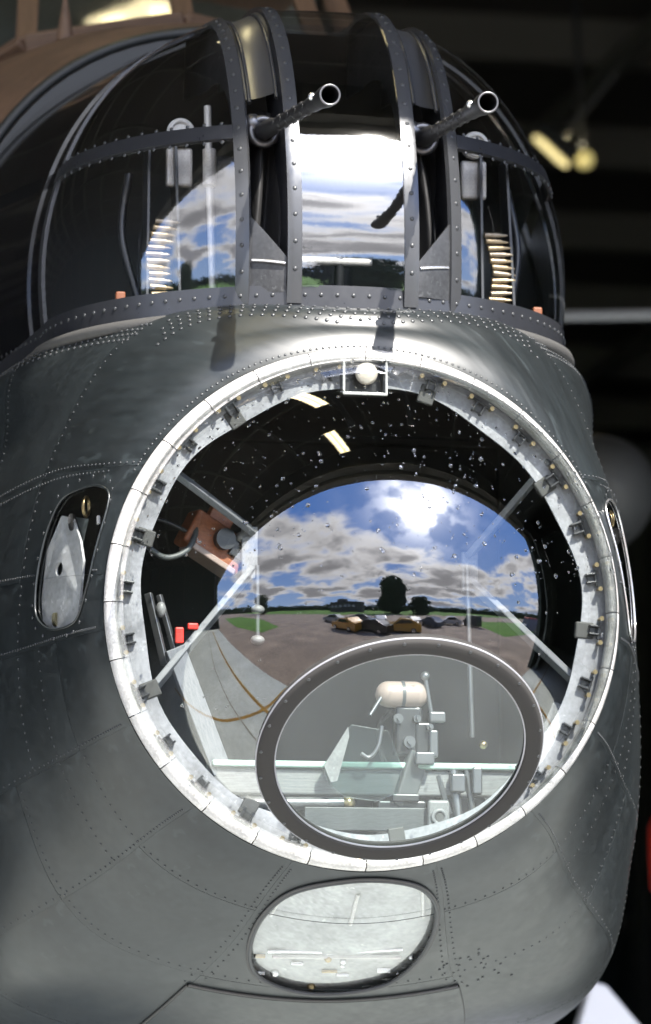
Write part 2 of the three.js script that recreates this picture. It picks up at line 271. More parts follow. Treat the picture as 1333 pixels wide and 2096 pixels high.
function makeVan(name, label, paint, top, x, z, t, s) {
  const g = group(name, null, [x, 0, z]); g.rotation.y = t; g.scale.setScalar(s); tag(g, label, 'van');
  const p = new THREE.Shape([[-2.5, 0.35], [-2.5, 1.1], [-1.9, 1.25], [-1.4, 2.0], [2.5, 2.1], [2.5, 0.35]].map(([a, b]) => new THREE.Vector2(a, b)));
  mesh('body', new THREE.ExtrudeGeometry(p, { depth: 1.7, bevelEnabled: true, bevelSize: 0.06, bevelThickness: 0.08, bevelSegments: 2 }).translate(0, 0, -0.85), phy(paint, { roughness: 0.35, clearcoat: 1 }), g);
  mesh('roof', rbox(3.9, 0.28, 1.7, 0.08, 0.5, 2.2, 0), std(top, { roughness: 0.5 }), g);
  mesh('windscreen', bar(V(-1.98, 1.26, 0), V(-1.5, 1.98, 0), 0.04, 1.6), phy([0.02, 0.022, 0.025], { roughness: 0.05 }), g);
  for (const a of [-1.6, 1.6]) for (const b of [-0.85, 0.85]) { const w = mesh('wheel', new THREE.CylinderGeometry(0.36, 0.36, 0.22, 20).rotateX(Math.PI / 2).translate(a, 0.36, b), M.rubber, g); mesh('rim', new THREE.CylinderGeometry(0.2, 0.2, 0.24, 14).rotateX(Math.PI / 2).translate(a, 0.36, b), M.alu, w); }
}
makeVan('parked_van', 'dark van parked at the end of the car row', [0.02, 0.022, 0.025], [0.02, 0.022, 0.025], 14.6, 19.5, 1.4, 0.85);
makeVan('parked_van', 'blue van with a red roof parked on the grass', [0.03, 0.07, 0.16], [0.4, 0.08, 0.06], 26, 10.5, 0.3, 1.1);
const leafM = [std([0.030, 0.055, 0.018], { roughness: 0.9 }), std([0.022, 0.045, 0.016], { roughness: 0.9 }), std([0.04, 0.06, 0.02], { roughness: 0.9 })];
function leafCloud(n, lobes, size) {
  const pos = [], nor = [];
  for (let i = 0; i < n; i++) {
    const L = lobes[Math.floor(rnd() * lobes.length)], a = rr(0, 6.283), c = rr(-1, 1), q = Math.sqrt(1 - c * c), k = Math.cbrt(rr(0.3, 1)) * (rr(0.85, 1.08) + (rnd() < 0.22 ? rr(0.05, 0.3) : 0));
    const p = V(L[0] + L[3] * k * q * Math.cos(a), L[1] + L[4] * k * c, L[2] + L[3] * k * q * Math.sin(a)), s = size * rr(0.6, 1.4);
    const e1 = V(rr(-1, 1), rr(-1, 1), rr(-1, 1)).normalize(), e2 = V(rr(-1, 1), rr(-1, 1), rr(-1, 1)).cross(e1).normalize(), nn = e1.clone().cross(e2);
    for (const [u, v] of [[-1, -0.5], [1, -0.5], [0, 1]]) { pos.push(p.x + s * (e1.x * u + e2.x * v), p.y + s * (e1.y * u + e2.y * v), p.z + s * (e1.z * u + e2.z * v)); nor.push(nn.x, nn.y, nn.z); }
  }
  const g = new THREE.BufferGeometry(); g.setAttribute('position', new THREE.Float32BufferAttribute(pos, 3)); g.setAttribute('normal', new THREE.Float32BufferAttribute(nor, 3)); return g;
}
function tree(name, label, x, z, h, w, n, mi) {
  const g = group(name, null, [x, 0, z]); tag(g, label, 'tree', 'trees beyond the parked cars');
  const bark = std([0.06, 0.045, 0.032], { roughness: 0.95 });
  const limbs = [rod(V(0, 0, 0), V(0, h * 0.55, 0), w * 0.075, w * 0.04, 9)];
  const lobes = [];
  for (let i = 0; i < 20; i++) { const a = i * 2.4, f = 0.12 + 0.74 * (i / 19), rad = w * 0.5 * Math.sin(Math.PI * Math.pow(f, 0.8)) * rr(0.25, 0.75); const L = [Math.cos(a) * rad, h * f, Math.sin(a) * rad, w * rr(0.22, 0.34), h * rr(0.11, 0.17)]; lobes.push(L); limbs.push(rod(V(0, h * Math.min(0.5, f * 0.6), 0), V(L[0], L[1], L[2]), w * 0.022, w * 0.008, 6)); }
  mesh('trunk', limbs, bark, g); mesh('crown', leafCloud(n, lobes, w * 0.034), leafM[mi], g);
}
tree('broadleaf_tree', 'tall dark broadleaf tree standing behind the parked cars', -0.8, 62, 19, 14, 18000, 1);
tree('broadleaf_tree', 'smaller rounded tree beside the tall broadleaf tree', 13.5, 66, 9.5, 11, 9000, 1);
tree('broadleaf_tree', 'bushy tree standing alone near the far grass', -62, 34, 10.5, 9, 4000, 0);
{ const lobes = []; for (let i = 0; i < 170; i++) { const a = -1.45 + 2.9 * (i / 170) + rr(-0.01, 0.01), R = rr(150, 175); lobes.push([Math.sin(a) * R, rr(1, 3.4), Math.cos(a) * R, rr(3.5, 6), rr(2.2, 4.5)]); }
  const t = stuff(mesh('hedgerow', leafCloud(26000, lobes, 0.9), leafM[1])); tag(t, 'long dark line of hedges and trees on the horizon', 'hedge'); }
{ const b = group('far_building', null, [-31, 0, 78]); b.rotation.y = 0.3; tag(b, 'long flat roofed dark building on the horizon', 'building');
  mesh('wall', box(22, 6.2, 9, 0, 3.1, 0), std([0.05, 0.05, 0.05], { roughness: 0.8 }), b); mesh('roof', box(22.6, 0.35, 9.6, 0, 6.4, 0), std([0.03, 0.03, 0.03], { roughness: 0.8 }), b);
  for (let k = 0; k < 6; k++) mesh('window', box(1.8, 1.5, 0.1, -8.5 + k * 3.4, 3.8, -4.52), std([0.3, 0.32, 0.34], { roughness: 0.1 }), b); mesh('rooftop_hut', box(5, 2, 4, -4, 7.5, 0), std([0.05, 0.05, 0.05], { roughness: 0.8 }), b); }

// ---- things standing farther back in the hangar, beside the nose
{ const g = group('parked_aircraft', null, [1.80, 0, -5.2]); tag(g, 'dark rounded nose cone of another aircraft parked behind the bomber', 'aircraft');
  const p = [[0.001, 0.34], [0.06, 0.33], [0.12, 0.28], [0.165, 0.2], [0.19, 0.08], [0.2, -0.1], [0.21, -0.12], [0.24, -0.4], [0.25, -1.6], [0.22, -3.0], [0.001, -3.4]].map(([a, b]) => new THREE.Vector2(a, b));
  mesh('nose_cone', new THREE.LatheGeometry(p.slice(0, 6), 40).rotateX(Math.PI / 2).translate(0, NOSE_Y + 0.99, 0), std([0.032, 0.034, 0.036], { roughness: 0.6 }), g);
  mesh('body', new THREE.LatheGeometry(p.slice(5), 40).rotateX(Math.PI / 2).translate(0, NOSE_Y + 0.99, 0), std([0.02, 0.022, 0.02], { roughness: 0.5 }), g);
  for (const s of [-0.3, 0.3]) mesh('landing_leg', rod(V(s, 0, -1.8), V(s * 0.4, NOSE_Y + 0.85, -1.9), 0.04), M.frame, g);
}
{ const g = group('barrier_rail', null, [0, 0, -4.2]); tag(g, 'pale horizontal pipe rail behind the turret', 'rail'); mesh('rail', rod(V(1.0, NOSE_Y + 1.35, 0), V(6, NOSE_Y + 1.62, 0), 0.019, 0.019, 14), std([0.11, 0.115, 0.12], { roughness: 0.5 }), g); mesh('post', rod(V(3.4, 0, 0), V(3.4, NOSE_Y + 1.48, 0), 0.03), M.frame, g); mesh('post', rod(V(5.8, 0, 0), V(5.8, NOSE_Y + 1.61, 0), 0.03), M.frame, g); }
{ const g = group('access_stand', null, [1.5, 0, -4]); tag(g, 'white sheet metal fin tip beside the lower fuselage', 'fin'); const s = new THREE.Shape([[-0.035, 2.115], [0.0, 2.105], [0.10, 1.99], [0.3, 1.6], [0.3, 0], [-0.28, 0], [-0.1, 1.9]].map(([a, b]) => new THREE.Vector2(a, b))); mesh('fin', new THREE.ExtrudeGeometry(s, { depth: 0.05, bevelEnabled: true, bevelSize: 0.008, bevelThickness: 0.008 }), std([0.6, 0.6, 0.66], { roughness: 0.4 }), g); g.name = 'white_fin'; }
{ const g = group('fire_extinguisher', null, [1.868, 0, -4.3]); tag(g, 'red cylinder standing at the side of the fuselage', 'cylinder'); mesh('cylinder', new THREE.LatheGeometry([[0.001, 2.37], [0.1, 2.37], [0.13, 2.4], [0.135, 2.5], [0.135, 2.58], [0.1, 2.66], [0.05, 2.69], [0.001, 2.69]].map(([a, b]) => new THREE.Vector2(a, b)), 24), M.red, g); mesh('stand', rod(V(0, 0, 0), V(0, 2.38, 0), 0.05), M.frame, g); }

// ================================================================ THE BOMBER
const bomber = group('bomber_aircraft', null, [0, NOSE_Y, 0]);
tag(bomber, 'black painted bomber nose with glazed gun turret and round bubble window', 'aircraft');
// ---- fuselage surface: rows from the round window's rim backwards, columns from top centre to bottom centre
const ROWS = [
  [0, 30, 60, 90, 120, 150, 180].map((a) => [0.468 * Math.sin(a * Math.PI / 180), 0.468 * Math.cos(a * Math.PI / 180), 0]),
  [[0, 0.512, -0.022], [0.275, 0.468, -0.05], [0.455, 0.268, -0.08], [0.515, 0, -0.09], [0.455, -0.262, -0.085], [0.285, -0.452, -0.075], [0, -0.523, -0.085]],
  [[0, 0.558, -0.078], [0.34, 0.546, -0.19], [0.512, 0.32, -0.28], [0.578, 0, -0.29], [0.535, -0.31, -0.28], [0.37, -0.545, -0.265], [0, -0.631, -0.26]],
  [[0, 0.535, -0.35], [0.520, 0.543, -0.56], [0.588, 0.345, -0.60], [0.67, 0, -0.62], [0.66, -0.38, -0.61], [0.53, -0.665, -0.60], [0, -0.765, -0.60]],
  [[0, 0.52, -0.8], [0.625, 0.495, -1.15], [0.70, 0.33, -1.2], [0.80, 0, -1.2], [0.775, -0.42, -1.2], [0.61, -0.745, -1.2], [0, -0.87, -1.2]],
  [[0, 0.5, -1.6], [0.78, 0.50, -2.3], [0.84, 0.33, -2.4], [0.90, 0, -2.4], [0.86, -0.46, -2.4], [0.67, -0.82, -2.4], [0, -0.96, -2.4]],
  [[0, 0.5, -2.6], [0.86, 0.5, -3.9], [0.92, 0.33, -4], [0.96, 0, -4], [0.92, -0.48, -4], [0.70, -0.86, -4], [0, -1.0, -4]],
];
const ctrl = (i, k) => { i = clamp(i, -1, 7); const m = (r) => { let kk = k, s = 1; if (kk < 0) { kk = -kk; s = -1; } if (kk > 6) { kk = 12 - kk; s = -1; } const p = ROWS[r][kk]; return V(p[0] * s, p[1], p[2]); }; if (i < 0) return m(0).multiplyScalar(2).sub(m(1)); if (i > 6) return m(6).multiplyScalar(2).sub(m(5)); return m(i); };
const cat = (p0, p1, p2, p3, t) => { const t2 = t * t, t3 = t2 * t; return p1.clone().multiplyScalar(2).addScaledVector(p2.clone().sub(p0), t).addScaledVector(p0.clone().multiplyScalar(2).addScaledVector(p1, -5).addScaledVector(p2, 4).sub(p3), t2).addScaledVector(p0.clone().multiplyScalar(-1).addScaledVector(p1, 3).addScaledVector(p2, -3).add(p3), t3).multiplyScalar(0.5); };
function skin(i, a) { // i: 0..6 backwards; a: -6..6 round from the bottom over the left side, the top and the right side
  const k = Math.min(Math.abs(a), 5.99999), s = a < 0 ? -1 : 1, k0 = Math.floor(k), i0 = Math.min(5, Math.floor(i)), row = (r) => cat(ctrl(r, k0 - 1), ctrl(r, k0), ctrl(r, k0 + 1), ctrl(r, k0 + 2), k - k0);
  const p = cat(row(i0 - 1), row(i0), row(i0 + 1), row(i0 + 2), i - i0); p.x *= s; return p;
}
const skinN = (i, a) => { const e = 0.01, du = skin(Math.min(6, i + e), a).sub(skin(Math.max(0, i - e), a)), dv = skin(i, a + e).sub(skin(i, a - e)); return dv.cross(du).normalize().multiplyScalar(-1); };
// openings: chin window (seen along z: x, y), side windows (seen along x: z, y)
const chinP = smoothLoop([[-0.126, -0.507], [-0.036, -0.484], [0.055, -0.482], [0.118, -0.495], [0.152, -0.522], [0.163, -0.563], [0.152, -0.613], [0.117, -0.652], [0.05, -0.671], [-0.035, -0.674], [-0.1, -0.660], [-0.145, -0.636], [-0.165, -0.6], [-0.162, -0.552]], 72);
const sideP = smoothLoop([[-0.127, 0.218], [-0.06, 0.215], [-0.036, 0.20], [-0.028, 0.17], [-0.03, 0.10], [-0.04, 0.032], [-0.066, -0.022], [-0.10, -0.033], [-0.176, -0.028], [-0.222, -0.001], [-0.231, 0.032], [-0.229, 0.099], [-0.214, 0.165], [-0.186, 0.206]], 72);
const inChin = (p) => p.z < 0.05 && p.y < -0.3 && inPoly(chinP, p.x, p.y) && p.z > -0.45;
const inSide = (p) => Math.abs(p.x) > 0.3 && inPoly(sideP, p.z, p.y);
const solid = (p) => !inChin(p) && !inSide(p);
mesh('fuselage_skin', merged([sheet((u, v) => skin(u * 2, -6 + 12 * v), 70, 300, { keep: solid }), sheet((u, v) => skin(2 + u * 4, -6 + 12 * v), 60, 160, { keep: solid })]), M.under, bomber);
{ // skin panels, each its own sheet of metal, gaps between them
  const L1 = (i) => 1.94 + 0.13 * Math.min(i, 3), as = [0, 1.0, L1, 2.79, 3.2, 3.9, 4.65, 5.47, 6], aOf = (k, i) => (typeof as[k] === 'function' ? as[k](i) : as[k]), isUp = [0.02, 2.1, 3.0, 4, 5, 6], isLow = [0.02, 1.35, 2.3, 3.2, 4.2, 5.1, 6];
  let n = 0;
  for (let A = 0; A < as.length - 1; A++) for (let I = 0; I < (A < 4 ? 5 : 6); I++) for (const s of [-1, 1]) {
    const is = A === 0 ? [0.02, 2.1] : A < 4 ? isUp : isLow; if (I >= 1 && A === 0) continue; if (A === 1 && I === 0) continue;
    const a0 = A === as.length - 2 ? as[A] : 0;
    if (A === 0 && s < 0) continue;
    if (A === as.length - 2 && s < 0) continue;
    const g = 0.0009, i0 = is[I] + g, i1 = is[I + 1] - g, lift = 0.0011 + ((I + A) % 2) * 0.0003;
    const f = A === as.length - 2 ? (u, v) => { const a = a0 + (12 - 2 * a0) * v; return skin(lerp(i0, i1, u), a <= 6 ? a : a - 12); } : A === 0 ? (u, v) => { const i = lerp(i0, i1, u), m = L1(i) - g; return skin(i, lerp(-m, m, v)); } : (u, v) => { const i = lerp(i0, i1, u); return skin(i, s * lerp(aOf(A, i) + g, aOf(A + 1, i) - g, v)); };
    const near = I < 3, nu = near ? 60 : 16, nv = near ? (A === as.length - 2 ? 100 : A === 0 ? 150 : 44) : (A === as.length - 2 || A === 0 ? 34 : 18);
    const mid = normalOf(f, 0.5, 0.5), c = f(0.5, 0.5), sg = mid.dot(V(c.x, c.y, 0.2)) > 0 ? 1 : -1;
    mesh('skin_panel', slab(f, nu, nv, 0, lift, { sign: sg, keep: solid, noBack: true, uvs: 1 }), n++ % 3 === 1 ? M.skinB : M.skin, bomber);
  }
}
{ // rows of rivets
  const g = [], put = (i, a, r = 0.0034, lift = 0.0018) => { const p = skin(i, a), n = skinN(i, a); if (n.dot(V(p.x, p.y, 0.3)) < 0) n.negate(); if (!solid(p)) return; g.push(rivetAt(p.addScaledVector(n, lift), n, r)); };
  const rowA = (i, a0, a1, gap, r) => { let L = 0; for (let k = 0; k < 60; k++) L += skin(i, lerp(a0, a1, k / 60)).distanceTo(skin(i, lerp(a0, a1, (k + 1) / 60))); const n = Math.round(L / gap); for (let k = 0; k <= n; k++) put(i, lerp(a0, a1, k / n), r); };
  const rowI = (a, i0, i1, gap, r) => { let L = 0; for (let k = 0; k < 60; k++) L += skin(lerp(i0, i1, k / 60), a).distanceTo(skin(lerp(i0, i1, (k + 1) / 60), a)); const n = Math.round(L / gap); for (let k = 0; k <= n; k++) put(lerp(i0, i1, k / n), a, r); };
  for (const s of [-1, 1]) {
    for (const a of [2.79, 3.2]) rowI(s * (a - 0.03), 0.3, 3.9, 0.0135, 0.0024);
    for (const o of [-0.03, 0.03]) { for (let i = o < 0 ? 0.15 : 0.8; i < 3.8;) { put(i, s * (1.94 + 0.13 * Math.min(i, 3) + o), 0.0024); const e = skin(i, s * 2.1).distanceTo(skin(i + 0.01, s * 2.1)); i += 0.01 * 0.0135 / e; } }
    for (const a of [3.9, 4.65]) rowI(s * (a - 0.03), 0.3, 3.2, 0.0165, 0.0021);
    for (const o of [-0.03, 0.03]) rowI(s * (5.47 + o), 0.3, 2.4, 0.0155, 0.0021);
    rowA(2.06, s * 1.15, s * 3.85, 0.0165, 0.0024); rowA(2.96, s * 1.12, s * 3.85, 0.0165, 0.0024); rowA(1.7, s * 3.22, s * 4.6, 0.017, 0.0021);
    for (const i of [1.35, 2.3, 3.2]) rowA(i - 0.04, s * 3.95, s * 5.95, 0.0175, 0.0021);
  }
  rowA(0.16, -2.0, 2.0, 0.0115, 0.0026);
  // four staggered rows below the turret ring: along its round front, then straight back down each side
  for (let r = 0; r < 4; r++) {
    const d = 0.018 + r * 0.0165, st = 0.0195, dA = d / 0.30, L = (a) => lerp(0.075, 0.178, Math.min(1, Math.abs(a)));
    if (d < 0.075) for (let q = (r % 2) * st / 2, a = 0; a < 1 + dA; a += st / 0.33) for (const s of [-1, 1]) if (d / L(a) < 0.8) put(2 - d / L(a), s * Math.min(1 + dA, a + q / 0.33), 0.0038);
    for (let i = 2.02 + (r % 2) * 0.02; i < 4.4; i += st / (i < 3 ? 0.42 : 0.6)) for (const s of [-1, 1]) put(i, s * (1 + dA), 0.0038);
  }
  for (let k = 0; k < 26; k++) put(2.05 + rnd() * 0.5, 5.2 + rnd() * 0.35, 0.0028);
  stuff(mesh('rivets', g, M.rivet, bomber));
}
// point on the skin mesh from a 2D look-up
function onSkin(test, i0, i1, a0, a1) { let b = null, bd = 9; for (let r = 0; r < 4; r++) { const ni = 24; const di = (i1 - i0) / ni, da = (a1 - a0) / ni; for (let i = 0; i <= ni; i++) for (let a = 0; a <= ni; a++) { const p = skin(clamp(i0 + di * i, 0, 6), a0 + da * a), d = test(p); if (d < bd) { bd = d; b = [i0 + di * i, a0 + da * a]; } } i0 = b[0] - di; i1 = b[0] + di; a0 = b[1] - da; a1 = b[1] + da; } return b; }
function outline(P, test, range) { return P.map(([x, y]) => { const [i, a] = onSkin((p) => test(p, x, y), ...range); const n = skinN(i, a), p = skin(i, a); if (n.dot(V(p.x, p.y, 0.3)) < 0) n.negate(); return p.addScaledVector(n, 0.004); }); }
{ // chin window
  const w = group('chin_window', bomber); w.userData.label = 'oval clear window under the nose';
  const O = outline(chinP.map(([x, y]) => [Math.abs(x), y]), (p, x, y) => Math.hypot(p.x - x, p.y - y), [0, 3, 4.2, 6]); O.forEach((p, i) => { p.x = Math.abs(p.x) * Math.sign(chinP[i][0] || 1); });
  const rimO = chinP.map(([x, y]) => [x * 1.03, -0.578 + (y + 0.578) * 1.03]);
  mesh('pane', sheet((u, v) => skin(u * 3, v <= 0.5 ? 4.4 + 3.2 * v : -(6 - (v - 0.5) * 3.2)).add(V(0, 0.004, -0.004)), 160, 160, { keep: (p) => inPoly(rimO, p.x, p.y) && p.z > -0.5 }), glass({ ior: 2.0, color: lin(0.9, 0.92, 0.92) }), w);
  mesh('rim', tube(O, 0.0045, 160, 8, true), M.plate, w); mesh('seal', tube(O.map((p) => { const c = V(0, -0.578, -0.16); return p.clone().sub(c).multiplyScalar(1.02).add(c); }), 0.003, 160, 8, true), M.seal, w);
  const c = V(0, -0.57, -0.17); for (let k = 0; k < 3; k++) mesh('light_streak', tube([0.9, 1.1, 1.3, 1.45].map((i) => skin(i, (k < 1 ? -1 : 1) * (6 - [0.42, 0.02, 0.42][k])).add(V(0, 0.010, -0.010))), 0.004, 16, 6), M.white, w);  // white tubes stand in for three pale streaks of light
  mesh('added_diffuser', sheet((u, v) => { const a = lerp(4.6, 7.4, v); return skin(lerp(0.15, 2.9, u), a <= 6 ? a : a - 12).add(V(0, 0.011, -0.011)); }, 20, 40), M.chinPale, w); mesh('inner_shelf', rbox(0.24, 0.008, 0.01, 0.003, 0, -0.612, -0.255), M.white, w); for (let k = 0; k < 16; k++) { const a = rr(5.5, 6.5), i = rr(1.95, 2.35), q = skin(i, a <= 6 ? a : a - 12)  .add(V(0, 0.009, -0.009)); if (inChin(q)) mesh('glint_bead', k % 3 ? new THREE.SphereGeometry(rr(0.004, 0.009), 12, 8).translate(q.x, q.y, q.z) : rbox(rr(0.01, 0.03), rr(0.006, 0.012), 0.01, 0.002, q.x, q.y, q.z), k % 4 ? M.alu : M.brass, w); }  // pale sheet added to brighten the window, shiny beads put in for glints
  mesh('inner_rod', rod(V(-0.13, -0.603, -0.245), V(-0.03, -0.603, -0.245), 0.004), M.alu, w); mesh('inner_rod', rod(V(-0.02, -0.606, -0.25), V(0.12, -0.598, -0.24), 0.0035), M.alu, w);
  mesh('inner_fitting', rbox(0.022, 0.024, 0.012, 0.004, -0.03, -0.606, -0.262), M.white, w);
}
for (const s of [-1, 1]) { // side windows
  const w = group('side_window', bomber); w.userData.label = s < 0 ? 'slanted slot window with a pale drilled plate behind it' : 'slanted slot window with a bright rim for its highlight on the far side';
  const O = outline(sideP, (p, z, y) => Math.hypot(p.z - z, p.y - y), [0, 3, 1.8, 3.6]); O.forEach((p) => { p.x *= s; });
  const rimP = sideP.map(([z, y]) => [-0.13 + (z + 0.13) * 1.03, 0.095 + (y - 0.095) * 1.03]);
  mesh('pane', sheet((u, v) => skin(u * 2.9, s * (1.7 + 2 * v)), 130, 130, { keep: (p) => inPoly(rimP, p.z, p.y) }), M.pane, w);
  mesh('rim', tube(O, 0.0022, 120, 8, true), s > 0 ? M.alu : M.skin, w);  // right rim in bright metal for its highlight strip, left in skin paint
  const rv = []; for (let k = 0; k < 72; k += 3) { const p = O[k], c = V(s * 0.51, 0.095, -0.13), q = p.clone().sub(c).multiplyScalar(1.13).add(c), n = skinN(1.3, s * 2.7); q.x = p.x + (q.x - p.x) * 0.5; rv.push(rivetAt(q, V(s * 0.95, 0, 0.3).normalize(), 0.0036)); }
  stuff(mesh('rivets', rv, M.rivet, w));
  // pale plate with lightening holes just inside
  const plateX = (z, y) => 0.45 + 0.66 * -z - 0.8 * z * z - 0.55 * y * y - 0.014;
  const sh = new THREE.Shape([[-0.236, 0.03], [-0.228, -0.01], [-0.18, -0.04], [-0.118, -0.042], [-0.10, 0.02], [-0.098, 0.085], [-0.115, 0.125], [-0.15, 0.168], [-0.195, 0.18], [-0.232, 0.12]].map(([z, y]) => new THREE.Vector2(z, y)));
  for (const [z, y, r] of [[-0.173, 0.079, 0.0125]]) { const h = new THREE.Path(); h.absarc(z, y, r, 0, 6.283); sh.holes.push(h); }
  const pg = new THREE.ExtrudeGeometry(sh, { depth: 0.004, bevelEnabled: false, curveSegments: 20 }).rotateY(-Math.PI / 2);
  { const p = pg.attributes.position; for (let i = 0; i < p.count; i++) p.setX(i, s * plateX(p.getZ(i), p.getY(i)) + p.getX(i)); pg.computeVertexNormals(); }
  for (const [z, y, r, m, nm] of [[-0.178, -0.012, 0.0125, M.olive, 'plug'], [-0.150, 0.162, 0.0155, M.canvas, 'dark_hole_disc']]) mesh(nm, new THREE.CylinderGeometry(r, r, 0.006, 24).rotateZ(Math.PI / 2).rotateY(s * 0.45).translate(s * (plateX(z, y) + 0.004), y, z), m, w);  // black disc stands in for a dark hole at the plate edge
  for (const k of [0, 1]) mesh('brass_ring', new THREE.TorusGeometry(0.017, 0.0024, 8, 24).rotateY(Math.PI / 2 + s * 0.45).translate(s * (plateX(-0.13, 0.19) - 0.004), 0.188, -0.135 + k * 0.013), M.brass, w);
  mesh('white_tab', rbox(0.006, 0.016, 0.016, 0.002, s * (plateX(-0.085, 0.16) - 0.004), 0.158, -0.085), M.white, w);
  mesh('hose', tube([V(s * 0.46, 0.14, -0.08), V(s * 0.465, 0.08, -0.075), V(s * 0.47, 0.03, -0.10)], 0.006, 24, 8), M.frame, w);
  mesh('inner_panel', sheet((u, v) => { const z = lerp(-0.02, -0.2, u), y = lerp(-0.06, 0.05, v); return V(s * (plateX(z, y) - 0.03), y, z); }, 6, 4), M.olive, w);
  mesh('backing_plate', pg, M.chinPale, w);
}
{ // hatch below the chin window
  const f = (u, v) => { const a = lerp(5.46, 6.54, v); return skin(lerp(2.42, 3.3, u), a <= 6 ? a : a - 12); };
  const sg = normalOf(f, 0.5, 0.5).y < 0 ? 1 : -1;
  const h = mesh('hatch_panel', slab(f, 30, 50, 0.002, 0.008, { sign: sg }), M.skinB, bomber); h.userData.label = 'rectangular hatch under the chin window';
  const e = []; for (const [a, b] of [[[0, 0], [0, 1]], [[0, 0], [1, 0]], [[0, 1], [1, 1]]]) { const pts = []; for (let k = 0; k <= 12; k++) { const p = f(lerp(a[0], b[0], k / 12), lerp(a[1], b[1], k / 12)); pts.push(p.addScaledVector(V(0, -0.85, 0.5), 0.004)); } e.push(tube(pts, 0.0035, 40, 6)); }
  mesh('hatch_gap_line', e, M.seal, h);  // dark tubes stand in for the shaded gap round the hatch
}

// ---- rear: brown upper fuselage and the cockpit
const arch = (hw, y0, top, n = 2.4) => (t) => { const a = Math.PI * t, c = Math.cos(a), s = Math.sin(a); return [-hw * Math.sign(c) * Math.pow(Math.abs(c), 2 / n), y0 + (top - y0) * Math.pow(Math.abs(s), 2 / n)]; };
{
  const st = [[-1.25, 0.665, 0.56, 1.385], [-1.5, 0.72, 0.57, 1.47], [-1.9, 0.80, 0.58, 1.57], [-2.3, 0.86, 0.59, 1.65], [-3.0, 0.92, 0.6, 1.68], [-4, 0.94, 0.6, 1.7]];
  const f = (u, v) => { const k = Math.min(4.999, u * 5), i = Math.floor(k), t = k - i, a = st[i], b = st[i + 1], A = [0, 1, 2, 3].map((j) => lerp(a[j], b[j], t)), [x, y] = arch(A[1], A[2], A[3])(v); return V(x, y, A[0]); };
  mesh('upper_fuselage', sheet(f, 30, 60), M.brown, bomber);
  mesh('front_lip', tube(Array.from({ length: 41 }, (_, k) => { const [x, y] = arch(0.665, 0.56, 1.385)(k / 40); return V(x, y, -1.25); }), 0.012, 80, 8), M.under, bomber);
  const w = group('windscreen', bomber); w.userData.label = 'cockpit windscreen with brown frames';
  const B = [V(-0.62, 1.50, -2.7), V(-0.36, 1.60, -2.25), V(0.0, 1.64, -2.12), V(0.36, 1.60, -2.25), V(0.62, 1.50, -2.7)], Tp = [V(-0.5, 2.02, -2.95), V(-0.3, 2.1, -2.65), V(0, 2.12, -2.55), V(0.3, 2.1, -2.65), V(0.5, 2.02, -2.95)];
  for (let k = 0; k < 5; k++) mesh('windscreen_post', bar(B[k], Tp[k], 0.05, 0.03), M.brown, w);
  for (let k = 0; k < 4; k++) { mesh('windscreen_pane', sheet((u, v) => B[k].clone().lerp(B[k + 1], u).lerp(Tp[k].clone().lerp(Tp[k + 1], u), v), 2, 2), M.pane, w); mesh('windscreen_sill', bar(B[k], B[k + 1], 0.05, 0.03), M.brown, w); mesh('windscreen_rail', bar(Tp[k], Tp[k + 1], 0.05, 0.03), M.brown, w); }
  mesh('canopy_roof', sheet((u, v) => { const i = Math.min(3, Math.floor(u * 4)), t = u * 4 - i, p = Tp[i].clone().lerp(Tp[i + 1], t); return p.lerp(V(p.x, 2.1, -4), v); }, 8, 4), M.brown, w);
  mesh('cabin_pale_panel', box(1.2, 0.5, 0.02, 0, 1.9, -3.6), M.interior, w);
  mesh('air_probe', new THREE.ConeGeometry(0.022, 0.13, 16).translate(-0.30, 1.605, -1.98), M.brown, bomber);
}

// ---- gun turret
const TR = 0.525, TB = 0.662, TN = 2.4, TY = 0.57, TZ = -0.08 - TR, BACK = 0.645;
const FOOT = 0.505; // the glazing draws in towards its foot
const rho = (h) => TR * Math.pow(Math.max(0, 1 - Math.pow(clamp(h / TB, 0, 1), TN)), 1 / TN) - 0.020 * Math.pow(Math.max(0, 1 - h / 0.25), 2);
const hTop = (x) => TB * Math.pow(1 - Math.pow(Math.abs(x) / TR, TN), 1 / TN);
const grow = (z) => { const k = clamp((TZ - z) / BACK, 0, 1); return [1 + 0.265 * k, 1 + 0.155 * k]; };
// along a fore-and-aft strip at x: s 0..1 runs up the front, s 1..2 over the back
const flatX = (x) => { const a = Math.abs(x); return a < 0.115 ? a * 0.42 : 0.0483 + (a - 0.115) * 1.702; };
function strip(x, s) {
  const xe = flatX(x), ht = hTop(xe);
  if (s <= 1) { const h = ht * Math.sin(s * Math.PI / 2), q = rho(h); return V(x, TY + h, TZ + Math.sqrt(Math.max(0, q * q - xe * xe))); }
  const z = TZ - (s - 1) * BACK, [gw, gh] = grow(z); return V(x * gw, TY + ht * gh, z);
}
const sOfH = (x, h) => Math.asin(clamp(h / hTop(flatX(x)), 0, 1)) / (Math.PI / 2);
